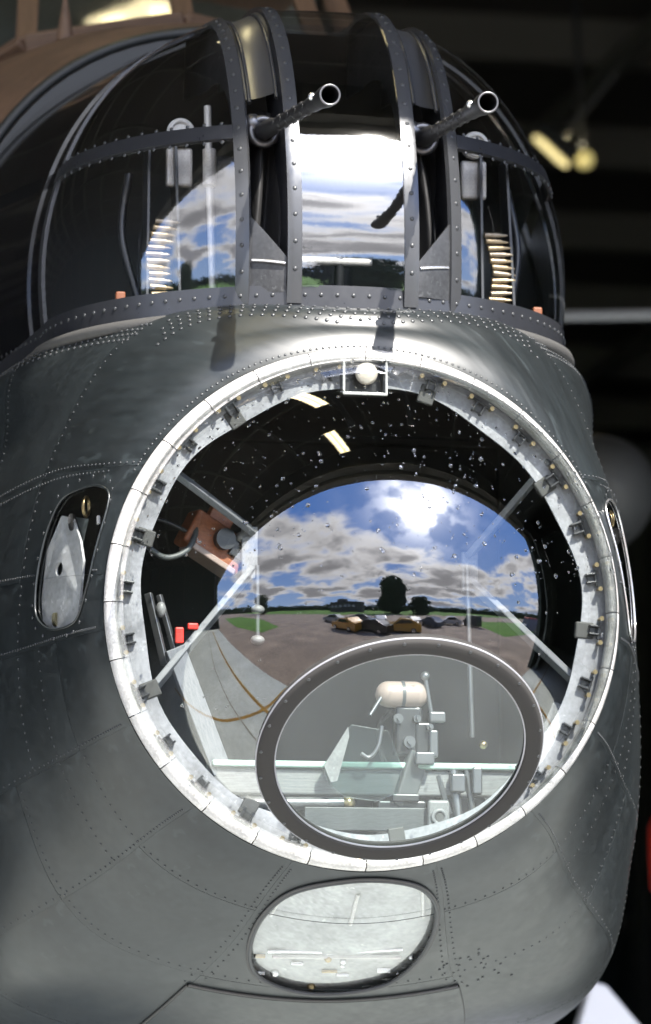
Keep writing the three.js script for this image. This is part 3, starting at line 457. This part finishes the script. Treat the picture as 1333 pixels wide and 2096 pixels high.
// round the side at height h: w 0..1 from plan angle p0 to the beam, w 1..2 straight back
function flank(side, x0, h, w) {
  const q = rho(h), p0 = Math.asin(clamp(x0 / Math.max(q, x0 + 1e-6), 0, 1));
  if (w <= 1) { const p = lerp(p0, Math.PI / 2, w); return V(side * q * Math.sin(p), TY + h, TZ + q * Math.cos(p)); }
  const z = TZ - (w - 1) * BACK, [gw, gh] = grow(z); return V(side * q * gw, TY + h * gh, z);
}
const turret = group('gun_turret', bomber); turret.userData.label = 'glazed nose gun turret with two gun slots';
const X1 = 0.100, X2 = 0.122, X3 = 0.188, X4 = 0.210;
mesh('center_pane', sheet((u, v) => strip(lerp(-X1 - 0.004, X1 + 0.004, u), lerp(sOfH(0.1, 0.03), 2, v)), 30, 160), glass({ color: lin(0.84, 0.86, 0.86), ior: 2.3, roughness: 0.02, bumpMap: texRep(paintBump, 2.4), bumpScale: 0.0012 }), turret);
const riv = [];
const rivStrip = (x, s0, s1, n, sx) => { for (let k = 0; k <= n; k++) { const s = lerp(s0, s1, k / n), p = strip(x, s), a = strip(x, Math.min(2, s + 0.01)).sub(strip(x, s - 0.01)), b = strip(x + 0.005, s).sub(strip(x - 0.005, s)), nn = b.cross(a).normalize(); if (nn.z < 0 && nn.y < 0) nn.negate(); riv.push(rivetAt(p.addScaledVector(nn, 0.004), nn, 0.0044, 0.55)); } };
for (const s of [-1, 1]) {
  const st = (a, b) => (u, v) => strip(s * lerp(a, b, s < 0 ? 1 - u : u), 1.995 * v);
  mesh('frame_strip', slab(st(X1 - 0.004, X2), 4, 120, -0.006, 0.004, { sign: 1 }), M.frameLight, turret);
  mesh('frame_strip', slab(st(X3, X4), 4, 120, -0.006, 0.004, { sign: 1 }), M.frameLight, turret);
  rivStrip(s * (X1 + 0.009), 0.06, 0.8, 15); rivStrip(s * (X3 + 0.012), 0.06, 0.8, 15);
  // gun slot: side cheeks, black canvas behind, rolled metal hood above, plate below
  const deep = (x, t, d) => { const p = strip(x, t), a = strip(x, Math.min(1.99, t + 0.01)).sub(strip(x, Math.max(0, t - 0.01))), n = V(1, 0, 0).cross(a).normalize(); return p.addScaledVector(n, -d); };
  for (const [x, nm] of [[X2, 'slot_cheek'], [X3, 'slot_cheek']]) mesh(nm, sheet((u, v) => deep(s * x, 1.3 * v, 0.004 + 0.12 * u), 2, 60), M.frame, turret);
  mesh('slot_canvas', sheet((u, v) => deep(s * lerp(X2, X3, u), lerp(0, 0.48, v), 0.10 - 0.03 * Math.sin(u * Math.PI * 3 + v * 5) * Math.sin(v * 3)), 24, 50), M.canvas, turret);
  mesh('slot_hood', sheet((u, v) => deep(s * lerp(X2, X3, u), lerp(0.47, 1.3, v), lerp(0.042, 0.006, sstep(0, 0.35, v)) + 0.010 * Math.sin(Math.PI * u)), 16, 50), M.gutter, turret);
  for (const x of [X2 + 0.008, X3 - 0.010]) mesh('hood_bead', tube(Array.from({ length: 14 }, (_, k) => deep(s * x, lerp(0.42, 1.2, k / 13), 0.01)), 0.004, 50, 6), M.frameLight, turret);
  { // lower plate, its top edge cut on the slant
    const h0 = 0.02, f = (u, v) => { const x = lerp(X2 + 0.001, X3 - 0.001, u), top = lerp(0.085, 0.165, u); return deep(s * x, sOfH(x, lerp(h0, s < 0 ? top : lerp(0.165, 0.085, 1 - u), v)), 0.006); };
    mesh('slot_plate', slab(f, 8, 10, 0, 0.004, { sign: 1 }), M.plate, turret);
    mesh('plate_crease', tube(Array.from({ length: 6 }, (_, k) => deep(s * lerp(X2 + 0.004, X3 - 0.004, k / 5), sOfH(0.15, lerp(0.072, 0.082, k / 5)), 0.001)), 0.003, 20, 6), M.alu, turret);
  }
  // the gun
  const a = V(s * 0.152, 0.913, -0.22), b = V(s * 0.140 + 0.011, 0.850, 0.34), d = b.clone().sub(a).normalize();
  const prof = [[0.017, 0], [0.017, 0.1], [0.0125, 0.14], [0.0125, 0.44], [0.0115, 0.47], [0.0165, 0.505], [0.0195, 0.54], [0.0195, 0.564], [0.0172, 0.567], [0.0150, 0.564], [0.0150, 0.44], [0.0001, 0.44]].map(([r, y]) => new THREE.Vector2(r, y));
  const q = new THREE.Quaternion().setFromUnitVectors(V(0, 1, 0), d);
  const gun = mesh('gun_barrel', new THREE.LatheGeometry(prof, 28).applyQuaternion(q).translate(a.x, a.y, a.z), M.gun, turret);
  const at = (t) => a.clone().addScaledVector(d, t);
  mesh('muzzle_rim', new THREE.TorusGeometry(0.0172, 0.0022, 8, 28).applyQuaternion(new THREE.Quaternion().setFromUnitVectors(V(0, 0, 1), d)).translate(...at(0.566).toArray()), M.gunBright, turret);
  mesh('front_sight', new THREE.SphereGeometry(0.0075, 10, 8).translate(...at(0.49).add(V(-0.014, 0.006, 0)).toArray()), M.alu, turret);
  mesh('gun_mount', [new THREE.TorusGeometry(0.024, 0.008, 8, 20).translate(...at(0.03).toArray()), new THREE.SphereGeometry(0.02, 12, 8).translate(a.x - 0.018, a.y + 0.012, a.z + 0.02), rod(at(-0.12), at(0.02), 0.026)], M.gunBright, turret);
  const vents = []; for (let k = 0; k < 9; k++) for (let j = 0; j < 4; j++) { const ang = j * Math.PI / 2 + (k % 2) * 0.78, c = at(0.165 + k * 0.03), e1 = V(1, 0, 0).addScaledVector(d, -d.x).normalize(), e2 = d.clone().cross(e1); vents.push(rivetAt(c.addScaledVector(e1, Math.cos(ang) * 0.0125).addScaledVector(e2, Math.sin(ang) * 0.0125), e1.clone().multiplyScalar(Math.cos(ang)).addScaledVector(e2, Math.sin(ang)), 0.006, 0.35)); }
  stuff(mesh('barrel_studs', vents, M.gun, turret));
  // side glazing
  const H1 = 0.315, H2 = 0.345;
  mesh('side_pane', sheet((u, v) => flank(s, X4 - 0.004, lerp(0.028, H1, v), u), 60, 40), M.pane, turret);
  mesh('side_pane', sheet((u, v) => { const h = lerp(H2, hTop(X4) - 0.001, Math.sin(v * Math.PI / 2)); return flank(s, X4 - 0.004, h, u); }, 60, 50), M.pane, turret);
  mesh('rear_fairing', sheet((u, v) => flank(s, X4, lerp(-0.05, H1, v), 1 + u), 30, 30), M.gloss, turret);
  mesh('rear_fairing', sheet((u, v) => { const h = lerp(H2, TB * 0.9999, Math.sin(v * Math.PI / 2)); const [x, y] = [rho(h), h]; const z = TZ - u * BACK, [gw, gh] = grow(z); return V(s * Math.max(x, X4 * 0.98) * gw, TY + Math.min(y, hTop(X4)) * gh, z); }, 30, 40), M.gloss, turret);
  mesh('frame_band', slab((u, v) => flank(s, X4, lerp(H1 + 0.001, H2 - 0.001, v), u), 50, 3, -0.006, 0.003, { sign: s < 0 ? 1 : -1 }), M.frame, turret);
  for (let k = 0; k < 15; k++) for (const h of [H1 - 0.004, H2 + 0.004]) { const w = 0.04 + k * 0.065, p = flank(s, X4, h, w), n = V(p.x, 0.08, p.z - TZ).normalize(); riv.push(rivetAt(p.addScaledVector(n, 0.0035), n, 0.004, 0.55)); }
  for (const [w, t] of [[0.96, 0.05], [1.12, 0.03]]) mesh('frame_hoop', slab((u, v) => flank(s, X4, lerp(0.01, hTop(X4) * 0.998, Math.sin(u * Math.PI / 2)), w + (v - 0.5) * t * 1.3), 50, 2, -0.004, 0.003, { sign: s < 0 ? -1 : 1 }), w < 1 ? M.frame : M.gloss, turret);
  for (let k = 0; k < 16; k++) { const h = hTop(X4) * Math.sin((0.05 + k * 0.058) * Math.PI / 2), p = flank(s, X4, h, 0.935), n = V(p.x, (p.y - TY) * 0.6, p.z - TZ).normalize(); riv.push(rivetAt(p.addScaledVector(n, 0.0035), n, 0.004, 0.55)); }
}
{ // ring at the foot of the turret
  const plan = (v) => { const L = 2 * BACK + Math.PI * FOOT, d = v * L; if (d < BACK) { const z = TZ - BACK + d, [gw] = grow(z); return [-FOOT * gw, z]; } if (d > L - BACK) { const z = TZ - (d - (L - BACK)), [gw] = grow(z); return [FOOT * gw, z]; } const a = (d - BACK) / FOOT; return [-FOOT * Math.cos(a), TZ + FOOT * Math.sin(a)]; };
  mesh('base_band', slab((u, v) => { const [x, z] = plan(v); return V(x, TY - 0.016 + 0.050 * u - (z < TZ ? (TZ - z) * 0.11 : 0), z); }, 2, 160, -0.008, 0.008, { sign: 1 }), M.frame, turret);
  mesh('base_gasket', tube(Array.from({ length: 81 }, (_, k) => { const [x, z] = plan(k / 80); return V(x * 1.03, TY - 0.024 - (z < TZ ? (TZ - z) * 0.11 : 0), TZ + (z - TZ) * 1.02); }), 0.013, 220, 8), M.seal, bomber);
  for (let k = 6; k < 92; k++) { const [x, z] = plan(k / 98), n = V(x, 0, Math.max(0, z - TZ)).normalize(); riv.push(rivetAt(V(x, TY + 0.016, z).addScaledVector(n, 0.0085), n, 0.004, 0.55)); }
}
stuff(mesh('rivets', riv, M.rivet, turret));
const cartridgeGeo = new THREE.LatheGeometry([[0.0001, -0.022], [0.0056, -0.022], [0.0056, -0.019], [0.0046, -0.0185], [0.0054, -0.017], [0.005, 0.008], [0.0034, 0.012], [0.0032, 0.017], [0.0018, 0.023], [0.0001, 0.025]].map(([a, b]) => new THREE.Vector2(a, b)), 9);
{ // inside the turret: ammunition belts, feed tracks, pulleys, gunner's gear
  for (const s of [-1, 1]) {
    for (let k = 0; k < 13; k++) { const h = 0.035 + k * 0.0125, x = s * (0.318 + 0.014 * Math.sin(k * 0.28)) + rr(-0.002, 0.002); mesh('cartridge', cartridgeGeo.clone().rotateZ(-Math.PI / 2 + rr(-0.06, 0.06)).rotateY(rr(-0.12, 0.12)).translate(x, TY + h, -0.30), k % 3 ? M.cartA : M.cartB, turret); }
    mesh('feed_chute', [bar(V(s * 0.29, TY + 0.03, -0.32), V(s * 0.295, TY + 0.34, -0.35), 0.006, 0.06), bar(V(s * 0.352, TY + 0.03, -0.32), V(s * 0.345, TY + 0.34, -0.35), 0.006, 0.06)], M.frame, turret);
    mesh('pulley', [new THREE.CylinderGeometry(0.026, 0.026, 0.014, 24).rotateX(Math.PI / 2).translate(s * 0.285, TY + 0.365, -0.33), new THREE.TorusGeometry(0.02, 0.004, 8, 24).translate(s * 0.285, TY + 0.365, -0.321)], M.white, turret);
    mesh('pulley_bracket', rbox(0.05, 0.075, 0.02, 0.006, s * 0.285, TY + 0.3, -0.345), M.white, turret);
    mesh('guide_rod', [rod(V(s * 0.228, TY + 0.03, -0.29), V(s * 0.232, TY + 0.42, -0.34), 0.007), rod(V(s * 0.232, TY + 0.26, -0.31), V(s * 0.232, TY + 0.33, -0.315), 0.013)], M.white, turret);
    mesh('warning_lamp', rbox(0.018, 0.03, 0.016, 0.003, s * 0.40, TY + 0.035, -0.31), M.orange, turret);
    mesh('grab_handle', tube([V(s * 0.36, TY + 0.05, -0.36), V(s * 0.385, TY + 0.18, -0.40), V(s * 0.37, TY + 0.3, -0.42)], 0.008, 20, 8), M.frame, turret);
  }
  mesh('gunsight_bar', rod(V(-0.09, TY + 0.105, -0.22), V(0.06, TY + 0.105, -0.22), 0.008), M.white, turret);
  mesh('gunsight_post', rod(V(0, TY + 0.0, -0.24), V(0, TY + 0.12, -0.22), 0.009), M.frame, turret);
  mesh('seat_back', rbox(0.3, 0.45, 0.05, 0.02, 0, TY + 0.22, -0.85), M.canvas, turret);
  mesh('arm_rest', [rbox(0.05, 0.05, 0.3, 0.01, -0.2, TY + 0.05, -0.7), rbox(0.05, 0.05, 0.3, 0.01, 0.2, TY + 0.05, -0.7)], M.canvas, turret);
  mesh('dark_lining', sheet((u, v) => strip(lerp(-X4, X4, u), 1.08 + 0.9 * v).add(V(0, -0.014, 0)), 20, 20), M.gloss, turret);  // black liner added to keep the inside of the turret dark
  { const sh = new THREE.Shape([[-0.655, TY - 0.06], ...Array.from({ length: 41 }, (_, k) => arch(0.655, TY - 0.02, TY + 0.80)(k / 40)), [0.655, TY - 0.06]].map(([x, y]) => new THREE.Vector2(x, y))); mesh('dark_backplate', new THREE.ExtrudeGeometry(sh, { depth: 0.01, bevelEnabled: false }).translate(0, 0, -1.245), M.under, turret); }  // opaque plate added behind the glazing so the turret reads dark
}

// ---- round bubble window
const blister = group('bubble_window', bomber); blister.userData.label = 'large round bubble window with a flat round pane set in its lower half';
const PN = V(0, -0.7071, 0.7071), PD = 0.4087, PC = V(0, -0.277, 0.301);
const domeAt = (t, f) => { const p = V(0.447 * Math.sin(t) * Math.cos(f), 0.447 * Math.sin(t) * Math.sin(f) - 0.03 * Math.cos(t), 0.012 + 0.462 * Math.cos(t)), d = p.dot(PN) - PD; if (d > 0) p.addScaledVector(PN, -d); return p; };
mesh('dome', sheet((u, v) => domeAt(u * Math.PI / 2, v * 2 * Math.PI), 110, 260, { keep: (p) => p.distanceTo(PC) > 0.222 }), M.dome, blister);
{
  const toPlane = new THREE.Quaternion().setFromUnitVectors(V(0, 1, 0), PN);
  const place = (g) => g.applyQuaternion(toPlane).translate(PC.x, PC.y, PC.z);
  mesh('flat_pane', place(new THREE.CylinderGeometry(0.216, 0.216, 0.001, 96, 1).translate(0, 0.002, 0)).toNonIndexed() && place(new THREE.CircleGeometry(0.218, 96).rotateX(-Math.PI / 2).translate(0, 0.002, 0)), M.flat, blister);
  mesh('pane_ring', place(new THREE.LatheGeometry([[0.2165, -0.010], [0.2165, 0.008], [0.220, 0.011], [0.240, 0.011], [0.2465, 0.005], [0.2465, -0.010], [0.2165, -0.010]].map(([a, b]) => new THREE.Vector2(a, b)), 120)), M.ring, blister);
  mesh('inner_lip', place(new THREE.TorusGeometry(0.2155, 0.0018, 8, 120).rotateX(Math.PI / 2).translate(0, 0.006, 0)), M.pale, blister);
  mesh('outer_bead', place(new THREE.TorusGeometry(0.247, 0.0018, 8, 120).rotateX(Math.PI / 2).translate(0, 0.003, 0)), M.pale, blister);
  const sc = []; for (let k = 0; k < 26; k++) { const a = k / 26 * 6.283; sc.push(place(rivetGeo.clone().scale(0.0032, 0.0016, 0.0032).translate(Math.cos(a) * 0.241, 0.0105, Math.sin(a) * 0.241))); }
  stuff(mesh('ring_screws', sc, M.rivet, blister));
}
const N = 28;
{ // the bright retaining ring in segments, the pale flange behind it, clamps and bolts
  for (let k = 0; k < N; k++) {
    const a0 = (k / N) * 2 * Math.PI + 0.0022, a1 = ((k + 1) / N) * 2 * Math.PI - 0.0022;
    const pr = [[0.447, 0.0], [0.447, 0.012], [0.453, 0.020], [0.462, 0.018], [0.4685, 0.008], [0.4685, -0.006], [0.447, -0.006], [0.447, 0.0]];
    mesh('retaining_strip', sheet((u, v) => { const i = Math.min(6, Math.floor(v * 7)), t = v * 7 - i, r = lerp(pr[i][0], pr[i + 1][0], t), z = lerp(pr[i][1], pr[i + 1][1], t), a = lerp(a0, a1, u); return V(r * Math.sin(a), r * Math.cos(a), z); }, 10, 14), M.white, blister);
  }
  const sh = new THREE.Shape(); for (let k = 0; k <= 240; k++) { const a = k / 240 * 2 * Math.PI; k ? sh.lineTo(0.462 * Math.cos(a), 0.462 * Math.sin(a)) : sh.moveTo(0.462, 0); }
  const ho = new THREE.Path(); for (let k = 0; k <= 240; k++) { const a = k / 240 * 2 * Math.PI, r = 0.402 + 0.004 * Math.sin(a * 5 + 1) + 0.003 * Math.sin(a * 11); k ? ho.lineTo(r * Math.cos(a), r * Math.sin(a)) : ho.moveTo(r, 0); } sh.holes.push(ho);
  mesh('flange', new THREE.ExtrudeGeometry(sh, { depth: 0.006, bevelEnabled: false }).translate(0, 0, -0.022), M.pale, blister);
  mesh('flange_wall', new THREE.CylinderGeometry(0.462, 0.462, 0.02, 120, 1, true).rotateX(Math.PI / 2).translate(0, 0, -0.008), M.white, blister);
  const cb = new RoundedBoxGeometry(0.03, 0.034, 0.014, 2, 0.003), boltG = mergeGeometries([new THREE.CylinderGeometry(0.003, 0.003, 0.02, 8).rotateX(Math.PI / 2), new THREE.CylinderGeometry(0.0046, 0.0046, 0.005, 6).rotateX(Math.PI / 2).translate(0, 0, 0.009)]), wing = merged([rbox(0.052, 0.007, 0.008, 0.002, 0, 0.014, 0.004), rbox(0.006, 0.03, 0.02, 0.002, -0.012, -0.002, 0.008), rbox(0.006, 0.03, 0.02, 0.002, 0.012, -0.002, 0.008), rbox(0.02, 0.016, 0.004, 0.001, 0, -0.004, 0.003)]);
  for (let k = 0; k < N; k++) {
    const a = ((k + 0.32) / N) * 2 * Math.PI; if (Math.abs(a) < 0.12 || Math.abs(a - 6.283) < 0.1) continue;
    const pl = (o, r, dz, t = 0) => { o.position.set((r) * Math.sin(a) + t * Math.cos(a), r * Math.cos(a) - t * Math.sin(a), dz); o.rotation.z = -a; };
    { const cl = mesh('clamp', wing, M.clamp, blister); pl(cl, 0.428 + rr(-0.002, 0.002), -0.014, rr(-0.003, 0.003)); cl.scale.setScalar(rr(0.6, 0.78)); cl.rotation.z += rr(-0.06, 0.06); }
    for (const t of [-0.022, 0.022]) pl(mesh('bolt', boltG, M.brass, blister), 0.437, -0.006, t);
    if (k % 3 === 1) pl(mesh('gap_cover', cb, M.seal, blister), 0.411, -0.020, 0.0);
  }
  // lamp and bracket at the top
  const b = mesh('lamp_bracket', [rbox(0.078, 0.006, 0.03, 0.002, 0, 0.388, -0.005), rbox(0.006, 0.06, 0.03, 0.002, -0.037, 0.415, -0.005), rbox(0.006, 0.06, 0.03, 0.002, 0.037, 0.415, -0.005), rbox(0.072, 0.055, 0.005, 0.002, 0, 0.415, -0.018)], M.clamp, blister);
  mesh('bracket_edge', [rbox(0.082, 0.005, 0.006, 0.002, 0, 0.386, 0.012), rbox(0.005, 0.06, 0.006, 0.002, -0.039, 0.415, 0.012), rbox(0.005, 0.06, 0.006, 0.002, 0.039, 0.415, 0.012)], M.white, blister);
  mesh('lamp_glass', new THREE.SphereGeometry(0.021, 24, 16).scale(1, 1, 0.7).translate(0.004, 0.425, 0.004), phy([0.7, 0.62, 0.54], { roughness: 0.08, metalness: 0.3, clearcoat: 1 }), blister);
}
{ // raindrops standing on the bubble
  const g = []; const fits = (p) => p.distanceTo(PC) > 0.26;
  for (let k = 0; k < 900; k++) {
    const t = Math.acos(rr(0.12, 1)), f = k < 760 ? rr(0.15, 2.99) : rr(0, 6.283), p = domeAt(t, f), n = V(p.x, p.y + 0.03, p.z * 0.95).normalize(), r = 0.001 + 0.0034 * Math.pow(rnd(), 3.2); if (!fits(p)) continue;
    g.push(rivetAt(p, n, r, 0.6)); if (rnd() < 0.25) g.push(rivetAt(domeAt(t + 0.012, f).addScaledVector(n, 0), n, r * 0.7, 0.6));
  }
  stuff(mesh('raindrops', g, M.water, blister));
}
// ---- inside the nose compartment
{
  const c = group('nose_compartment', bomber); c.userData.label = 'struts, shelves and fittings seen through the bubble window';
  const W = 0.030, T = 0.012;
  mesh('strut', bar(V(-0.372, 0.262, -0.02), V(-0.166, 0.165, -0.22), W, T), M.strut, c); mesh('strut', bar(V(-0.17, 0.172, -0.22), V(-0.17, 0.075, -0.22), W, T), M.strut, c); mesh('strut', bar(V(-0.166, 0.09, -0.22), V(-0.40, -0.178, -0.02), W, T), M.strut, c);
  mesh('strut', bar(V(0.352, 0.282, -0.02), V(0.246, 0.13, -0.22), W, T), M.strut, c); mesh('strut', bar(V(0.245, 0.135, -0.22), V(0.245, 0.06, -0.22), W, T), M.strut, c); mesh('strut', bar(V(0.246, 0.08, -0.22), V(0.418, -0.145, -0.02), W, T), M.strut, c);
  mesh('lamp_rod', rod(V(-0.156, 0.10, -0.215), V(-0.155, -0.045, -0.215), 0.0045), M.shadeMetal, c);
  for (const y of [0.018, -0.038]) mesh('rod_clip', new THREE.SphereGeometry(0.011, 12, 8).scale(1.2, 0.8, 1).translate(-0.156, y, -0.21), M.shadeWhite, c);
  mesh('sight_rod', rod(V(0.238, 0.11, -0.21), V(0.246, -0.21, -0.21), 0.0045), M.shadeMetal, c);
  mesh('sill_band', rbox(0.64, 0.048, 0.02, 0.006, 0.06, -0.305, -0.10), M.shadeWhite, c);
  mesh('sill_top', rbox(0.64, 0.012, 0.07, 0.004, 0.06, -0.274, -0.115), std([0.32, 0.44, 0.38], { roughness: 0.5 }), c);
  mesh('cross_tube', rod(V(-0.22, -0.345, -0.09), V(-0.015, -0.343, -0.09), 0.012), M.shadeMetal, c); mesh('tube_end', new THREE.SphereGeometry(0.014, 12, 8).translate(-0.012, -0.343, -0.088), M.brass, c);
  mesh('front_plate', rbox(0.24, 0.042, 0.006, 0.002, 0.025, -0.372, -0.07), M.shadeGrey, c);
  mesh('plate_lug', [rbox(0.04, 0.05, 0.012, 0.008, 0.147, -0.362, -0.055), new THREE.TorusGeometry(0.012, 0.004, 8, 20).translate(0.147, -0.368, -0.048)], M.shadeWhite, c);
  mesh('lug_bore', new THREE.CylinderGeometry(0.0075, 0.0075, 0.004, 16).rotateX(Math.PI / 2).translate(0.147, -0.368, -0.048), M.seal, c);
  mesh('linkage', [rod(V(0.182, -0.28, -0.09), V(0.19, -0.37, -0.08), 0.008), rod(V(0.205, -0.27, -0.09), V(0.222, -0.38, -0.09), 0.006), rbox(0.026, 0.034, 0.02, 0.004, 0.187, -0.305, -0.075), rbox(0.018, 0.05, 0.016, 0.004, 0.224, -0.30, -0.08), bar(V(0.155, -0.29, -0.09), V(0.175, -0.36, -0.085), 0.008, 0.006)], M.shadeMetal, c);
  mesh('brass_knob', new THREE.SphereGeometry(0.012, 14, 10).translate(0.243, -0.352, -0.08), M.brass, c);
  mesh('round_gauge', new THREE.CylinderGeometry(0.017, 0.017, 0.012, 24).rotateX(Math.PI / 2).translate(0.258, -0.325, -0.10), M.shadeGrey, c);
  mesh('small_knob', new THREE.SphereGeometry(0.008, 12, 8).translate(0.243, -0.232, -0.11), M.brass, c);
  mesh('side_rail', bar(V(-0.33, -0.07, -0.08), V(-0.24, -0.29, -0.10), 0.042, 0.01), M.strut, c); mesh('side_rail', bar(V(0.385, -0.16, -0.08), V(0.33, -0.29, -0.09), 0.036, 0.01), M.strut, c);
  mesh('post', bar(V(-0.375, 0.03, -0.10), V(-0.345, -0.10, -0.09), 0.014, 0.01), M.shadeMetal, c); mesh('post', bar(V(-0.352, 0.03, -0.12), V(-0.325, -0.07, -0.11), 0.010, 0.01), M.shadeMetal, c);
  mesh('red_tab', rbox(0.016, 0.03, 0.01, 0.003, -0.318, -0.045, -0.10), M.red, c); mesh('red_tab', rbox(0.02, 0.012, 0.01, 0.003, -0.292, -0.027, -0.11), M.red, c); mesh('white_knob', new THREE.SphereGeometry(0.012, 12, 8).scale(0.8, 1.2, 0.8).translate(-0.353, 0.0, -0.09), M.shadeWhite, c);
  // instrument box hung at the left with its cable
  const q = new THREE.Quaternion().setFromEuler(new THREE.Euler(0, 0.3, -0.5)), bx = (g, x, y, z) => g.applyQuaternion(q).translate(x, y, z);
  mesh('instrument_box', bx(rbox(0.125, 0.07, 0.05, 0.006), -0.235, 0.142, -0.24), M.orange, c);
  mesh('box_lid', bx(rbox(0.10, 0.012, 0.055, 0.003, 0.005, -0.033, 0), -0.235, 0.142, -0.238), M.cream, c);
  mesh('box_dial', [bx(new THREE.CylinderGeometry(0.02, 0.02, 0.02, 20).rotateX(Math.PI / 2).translate(0.005, 0.008, 0.03), -0.235, 0.142, -0.24), bx(rbox(0.03, 0.03, 0.012, 0.003, 0.04, 0.005, 0.026), -0.235, 0.142, -0.24)], M.clamp, c);
  mesh('box_bracket', bx(rbox(0.05, 0.035, 0.02, 0.004, -0.01, 0.05, 0.0), -0.235, 0.142, -0.24), M.orange, c); mesh('box_knob', bx(new THREE.SphereGeometry(0.010, 12, 8).translate(0.032, 0.03, 0.03), -0.235, 0.142, -0.24), M.shadeWhite, c);
  mesh('cable', tube([V(-0.385, 0.165, -0.16), V(-0.372, 0.13, -0.16), V(-0.335, 0.105, -0.17), V(-0.295, 0.118, -0.18), V(-0.275, 0.15, -0.2), V(-0.268, 0.19, -0.22)], 0.0055, 50, 8), M.greyPad, c);
  mesh('cable', tube([V(-0.40, 0.19, -0.2), V(-0.33, 0.175, -0.2), V(-0.28, 0.155, -0.21)], 0.004, 30, 8), M.frame, c);
  // floor pad, side panels and the rear bulkhead
  mesh('floor_pad', rbox(0.72, 0.03, 0.9, 0.01, 0, -0.45, -0.62), M.greyPad, c);
  mesh('bulkhead', rbox(1.1, 1.2, 0.02, 0.01, 0, -0.1, -1.25), M.under, c);
  mesh('chest_pad', rbox(0.34, 0.07, 0.28, 0.03, 0, -0.40, -0.42), M.canvas, c);
  mesh('side_panel', sheet((u, v) => skin(lerp(1.2, 3.4, u), -lerp(2.4, 4.6, v)).multiplyScalar(0.955), 12, 12), M.interior, c); mesh('side_panel', sheet((u, v) => skin(lerp(1.2, 3.4, u), lerp(2.4, 4.6, v)).multiplyScalar(0.955), 12, 12), M.interior, c);
}
{ // bombsight
  const b = group('bombsight', bomber); b.userData.label = 'bombsight with a cream cylinder and angled reflector plate';
  mesh('head_cylinder', new THREE.CapsuleGeometry(0.024, 0.05, 6, 20).rotateZ(Math.PI / 2).translate(0.088, -0.145, -0.09), M.cream, b);
  mesh('head_band', new THREE.CylinderGeometry(0.0248, 0.0248, 0.006, 24).rotateZ(Math.PI / 2).translate(0.088, -0.145, -0.09), M.shadeGrey, b);
  mesh('pin', [rod(V(0.128, -0.115, -0.075), V(0.140, -0.185, -0.075), 0.004), new THREE.SphereGeometry(0.0085, 12, 8).translate(0.128, -0.112, -0.075)], M.shadeMetal, b);
  mesh('support_wire', rod(V(0.055, -0.14, -0.08), V(0.025, -0.185, -0.07), 0.0035), M.shadeMetal, b);
  mesh('clamp_block', [rbox(0.03, 0.02, 0.02, 0.004, 0.15, -0.186, -0.08), rbox(0.016, 0.05, 0.02, 0.004, 0.142, -0.235, -0.075), rbox(0.034, 0.022, 0.016, 0.003, 0.124, -0.262, -0.065)], M.shadeMetal, b);
  mesh('body', [rbox(0.05, 0.09, 0.04, 0.008, 0.10, -0.21, -0.10), rbox(0.03, 0.06, 0.05, 0.006, 0.125, -0.225, -0.10)], M.clamp, b);
  mesh('arm', bar(V(0.118, -0.25, -0.09), V(0.085, -0.35, -0.085), 0.040, 0.02), M.greyPad, b);
  const sh = new THREE.Shape([[-0.062, -0.28], [-0.01, -0.205], [0.055, -0.215], [0.08, -0.28], [0.07, -0.325], [0.035, -0.338], [-0.02, -0.332], [-0.05, -0.31]].map(([x, y]) => new THREE.Vector2(x, y)));
  mesh('reflector', new THREE.ExtrudeGeometry(sh, { depth: 0.004, bevelEnabled: true, bevelSize: 0.002, bevelThickness: 0.001, curveSegments: 8 }).translate(0, 0, -0.065), glass({ roughness: 0.15, color: lin(0.75, 0.8, 0.8), ior: 1.7 }), b);
  const sw = new THREE.Shape([[-0.062, -0.278], [-0.018, -0.208], [-0.016, -0.225], [-0.038, -0.305], [-0.05, -0.308]].map(([x, y]) => new THREE.Vector2(x, y)));
  mesh('reflector_edge', new THREE.ExtrudeGeometry(sw, { depth: 0.003, bevelEnabled: false }).translate(0, 0, -0.058), M.shadeWhite, b);
  for (const [x, y, z, r] of [[0.078, -0.19, -0.078, 0.009], [0.112, -0.19, -0.074, 0.007], [0.098, -0.232, -0.076, 0.011], [0.135, -0.205, -0.07, 0.006]]) mesh('adjuster', [new THREE.CylinderGeometry(r, r, 0.012, 18).rotateX(Math.PI / 2).translate(x, y, z), new THREE.CylinderGeometry(r * 0.45, r * 0.45, 0.018, 12).rotateX(Math.PI / 2).translate(x, y, z + 0.003)], M.shadeMetal, b);
  mesh('sight_cable', tube([V(0.075, -0.17, -0.10), V(0.05, -0.20, -0.11), V(0.06, -0.26, -0.12), V(0.10, -0.30, -0.13), V(0.17, -0.33, -0.14)], 0.0045, 40, 8), M.canvas, b);
  mesh('sight_cable', tube([V(0.13, -0.26, -0.09), V(0.16, -0.29, -0.10), V(0.20, -0.30, -0.12), V(0.26, -0.28, -0.14)], 0.0035, 40, 8), M.canvas, b);
  mesh('base_block', [rbox(0.09, 0.03, 0.05, 0.005, 0.085, -0.352, -0.10), rbox(0.05, 0.014, 0.06, 0.003, 0.09, -0.333, -0.095)], M.clamp, b);
  mesh('hook_wire', tube([V(0.045, -0.205, -0.06), V(0.036, -0.245, -0.058), V(0.02, -0.262, -0.058), V(0.006, -0.255, -0.058)], 0.0035, 24, 8), M.shadeMetal, b);
}
renderer.setSize(651, 1024);
renderer.render(scene, camera);
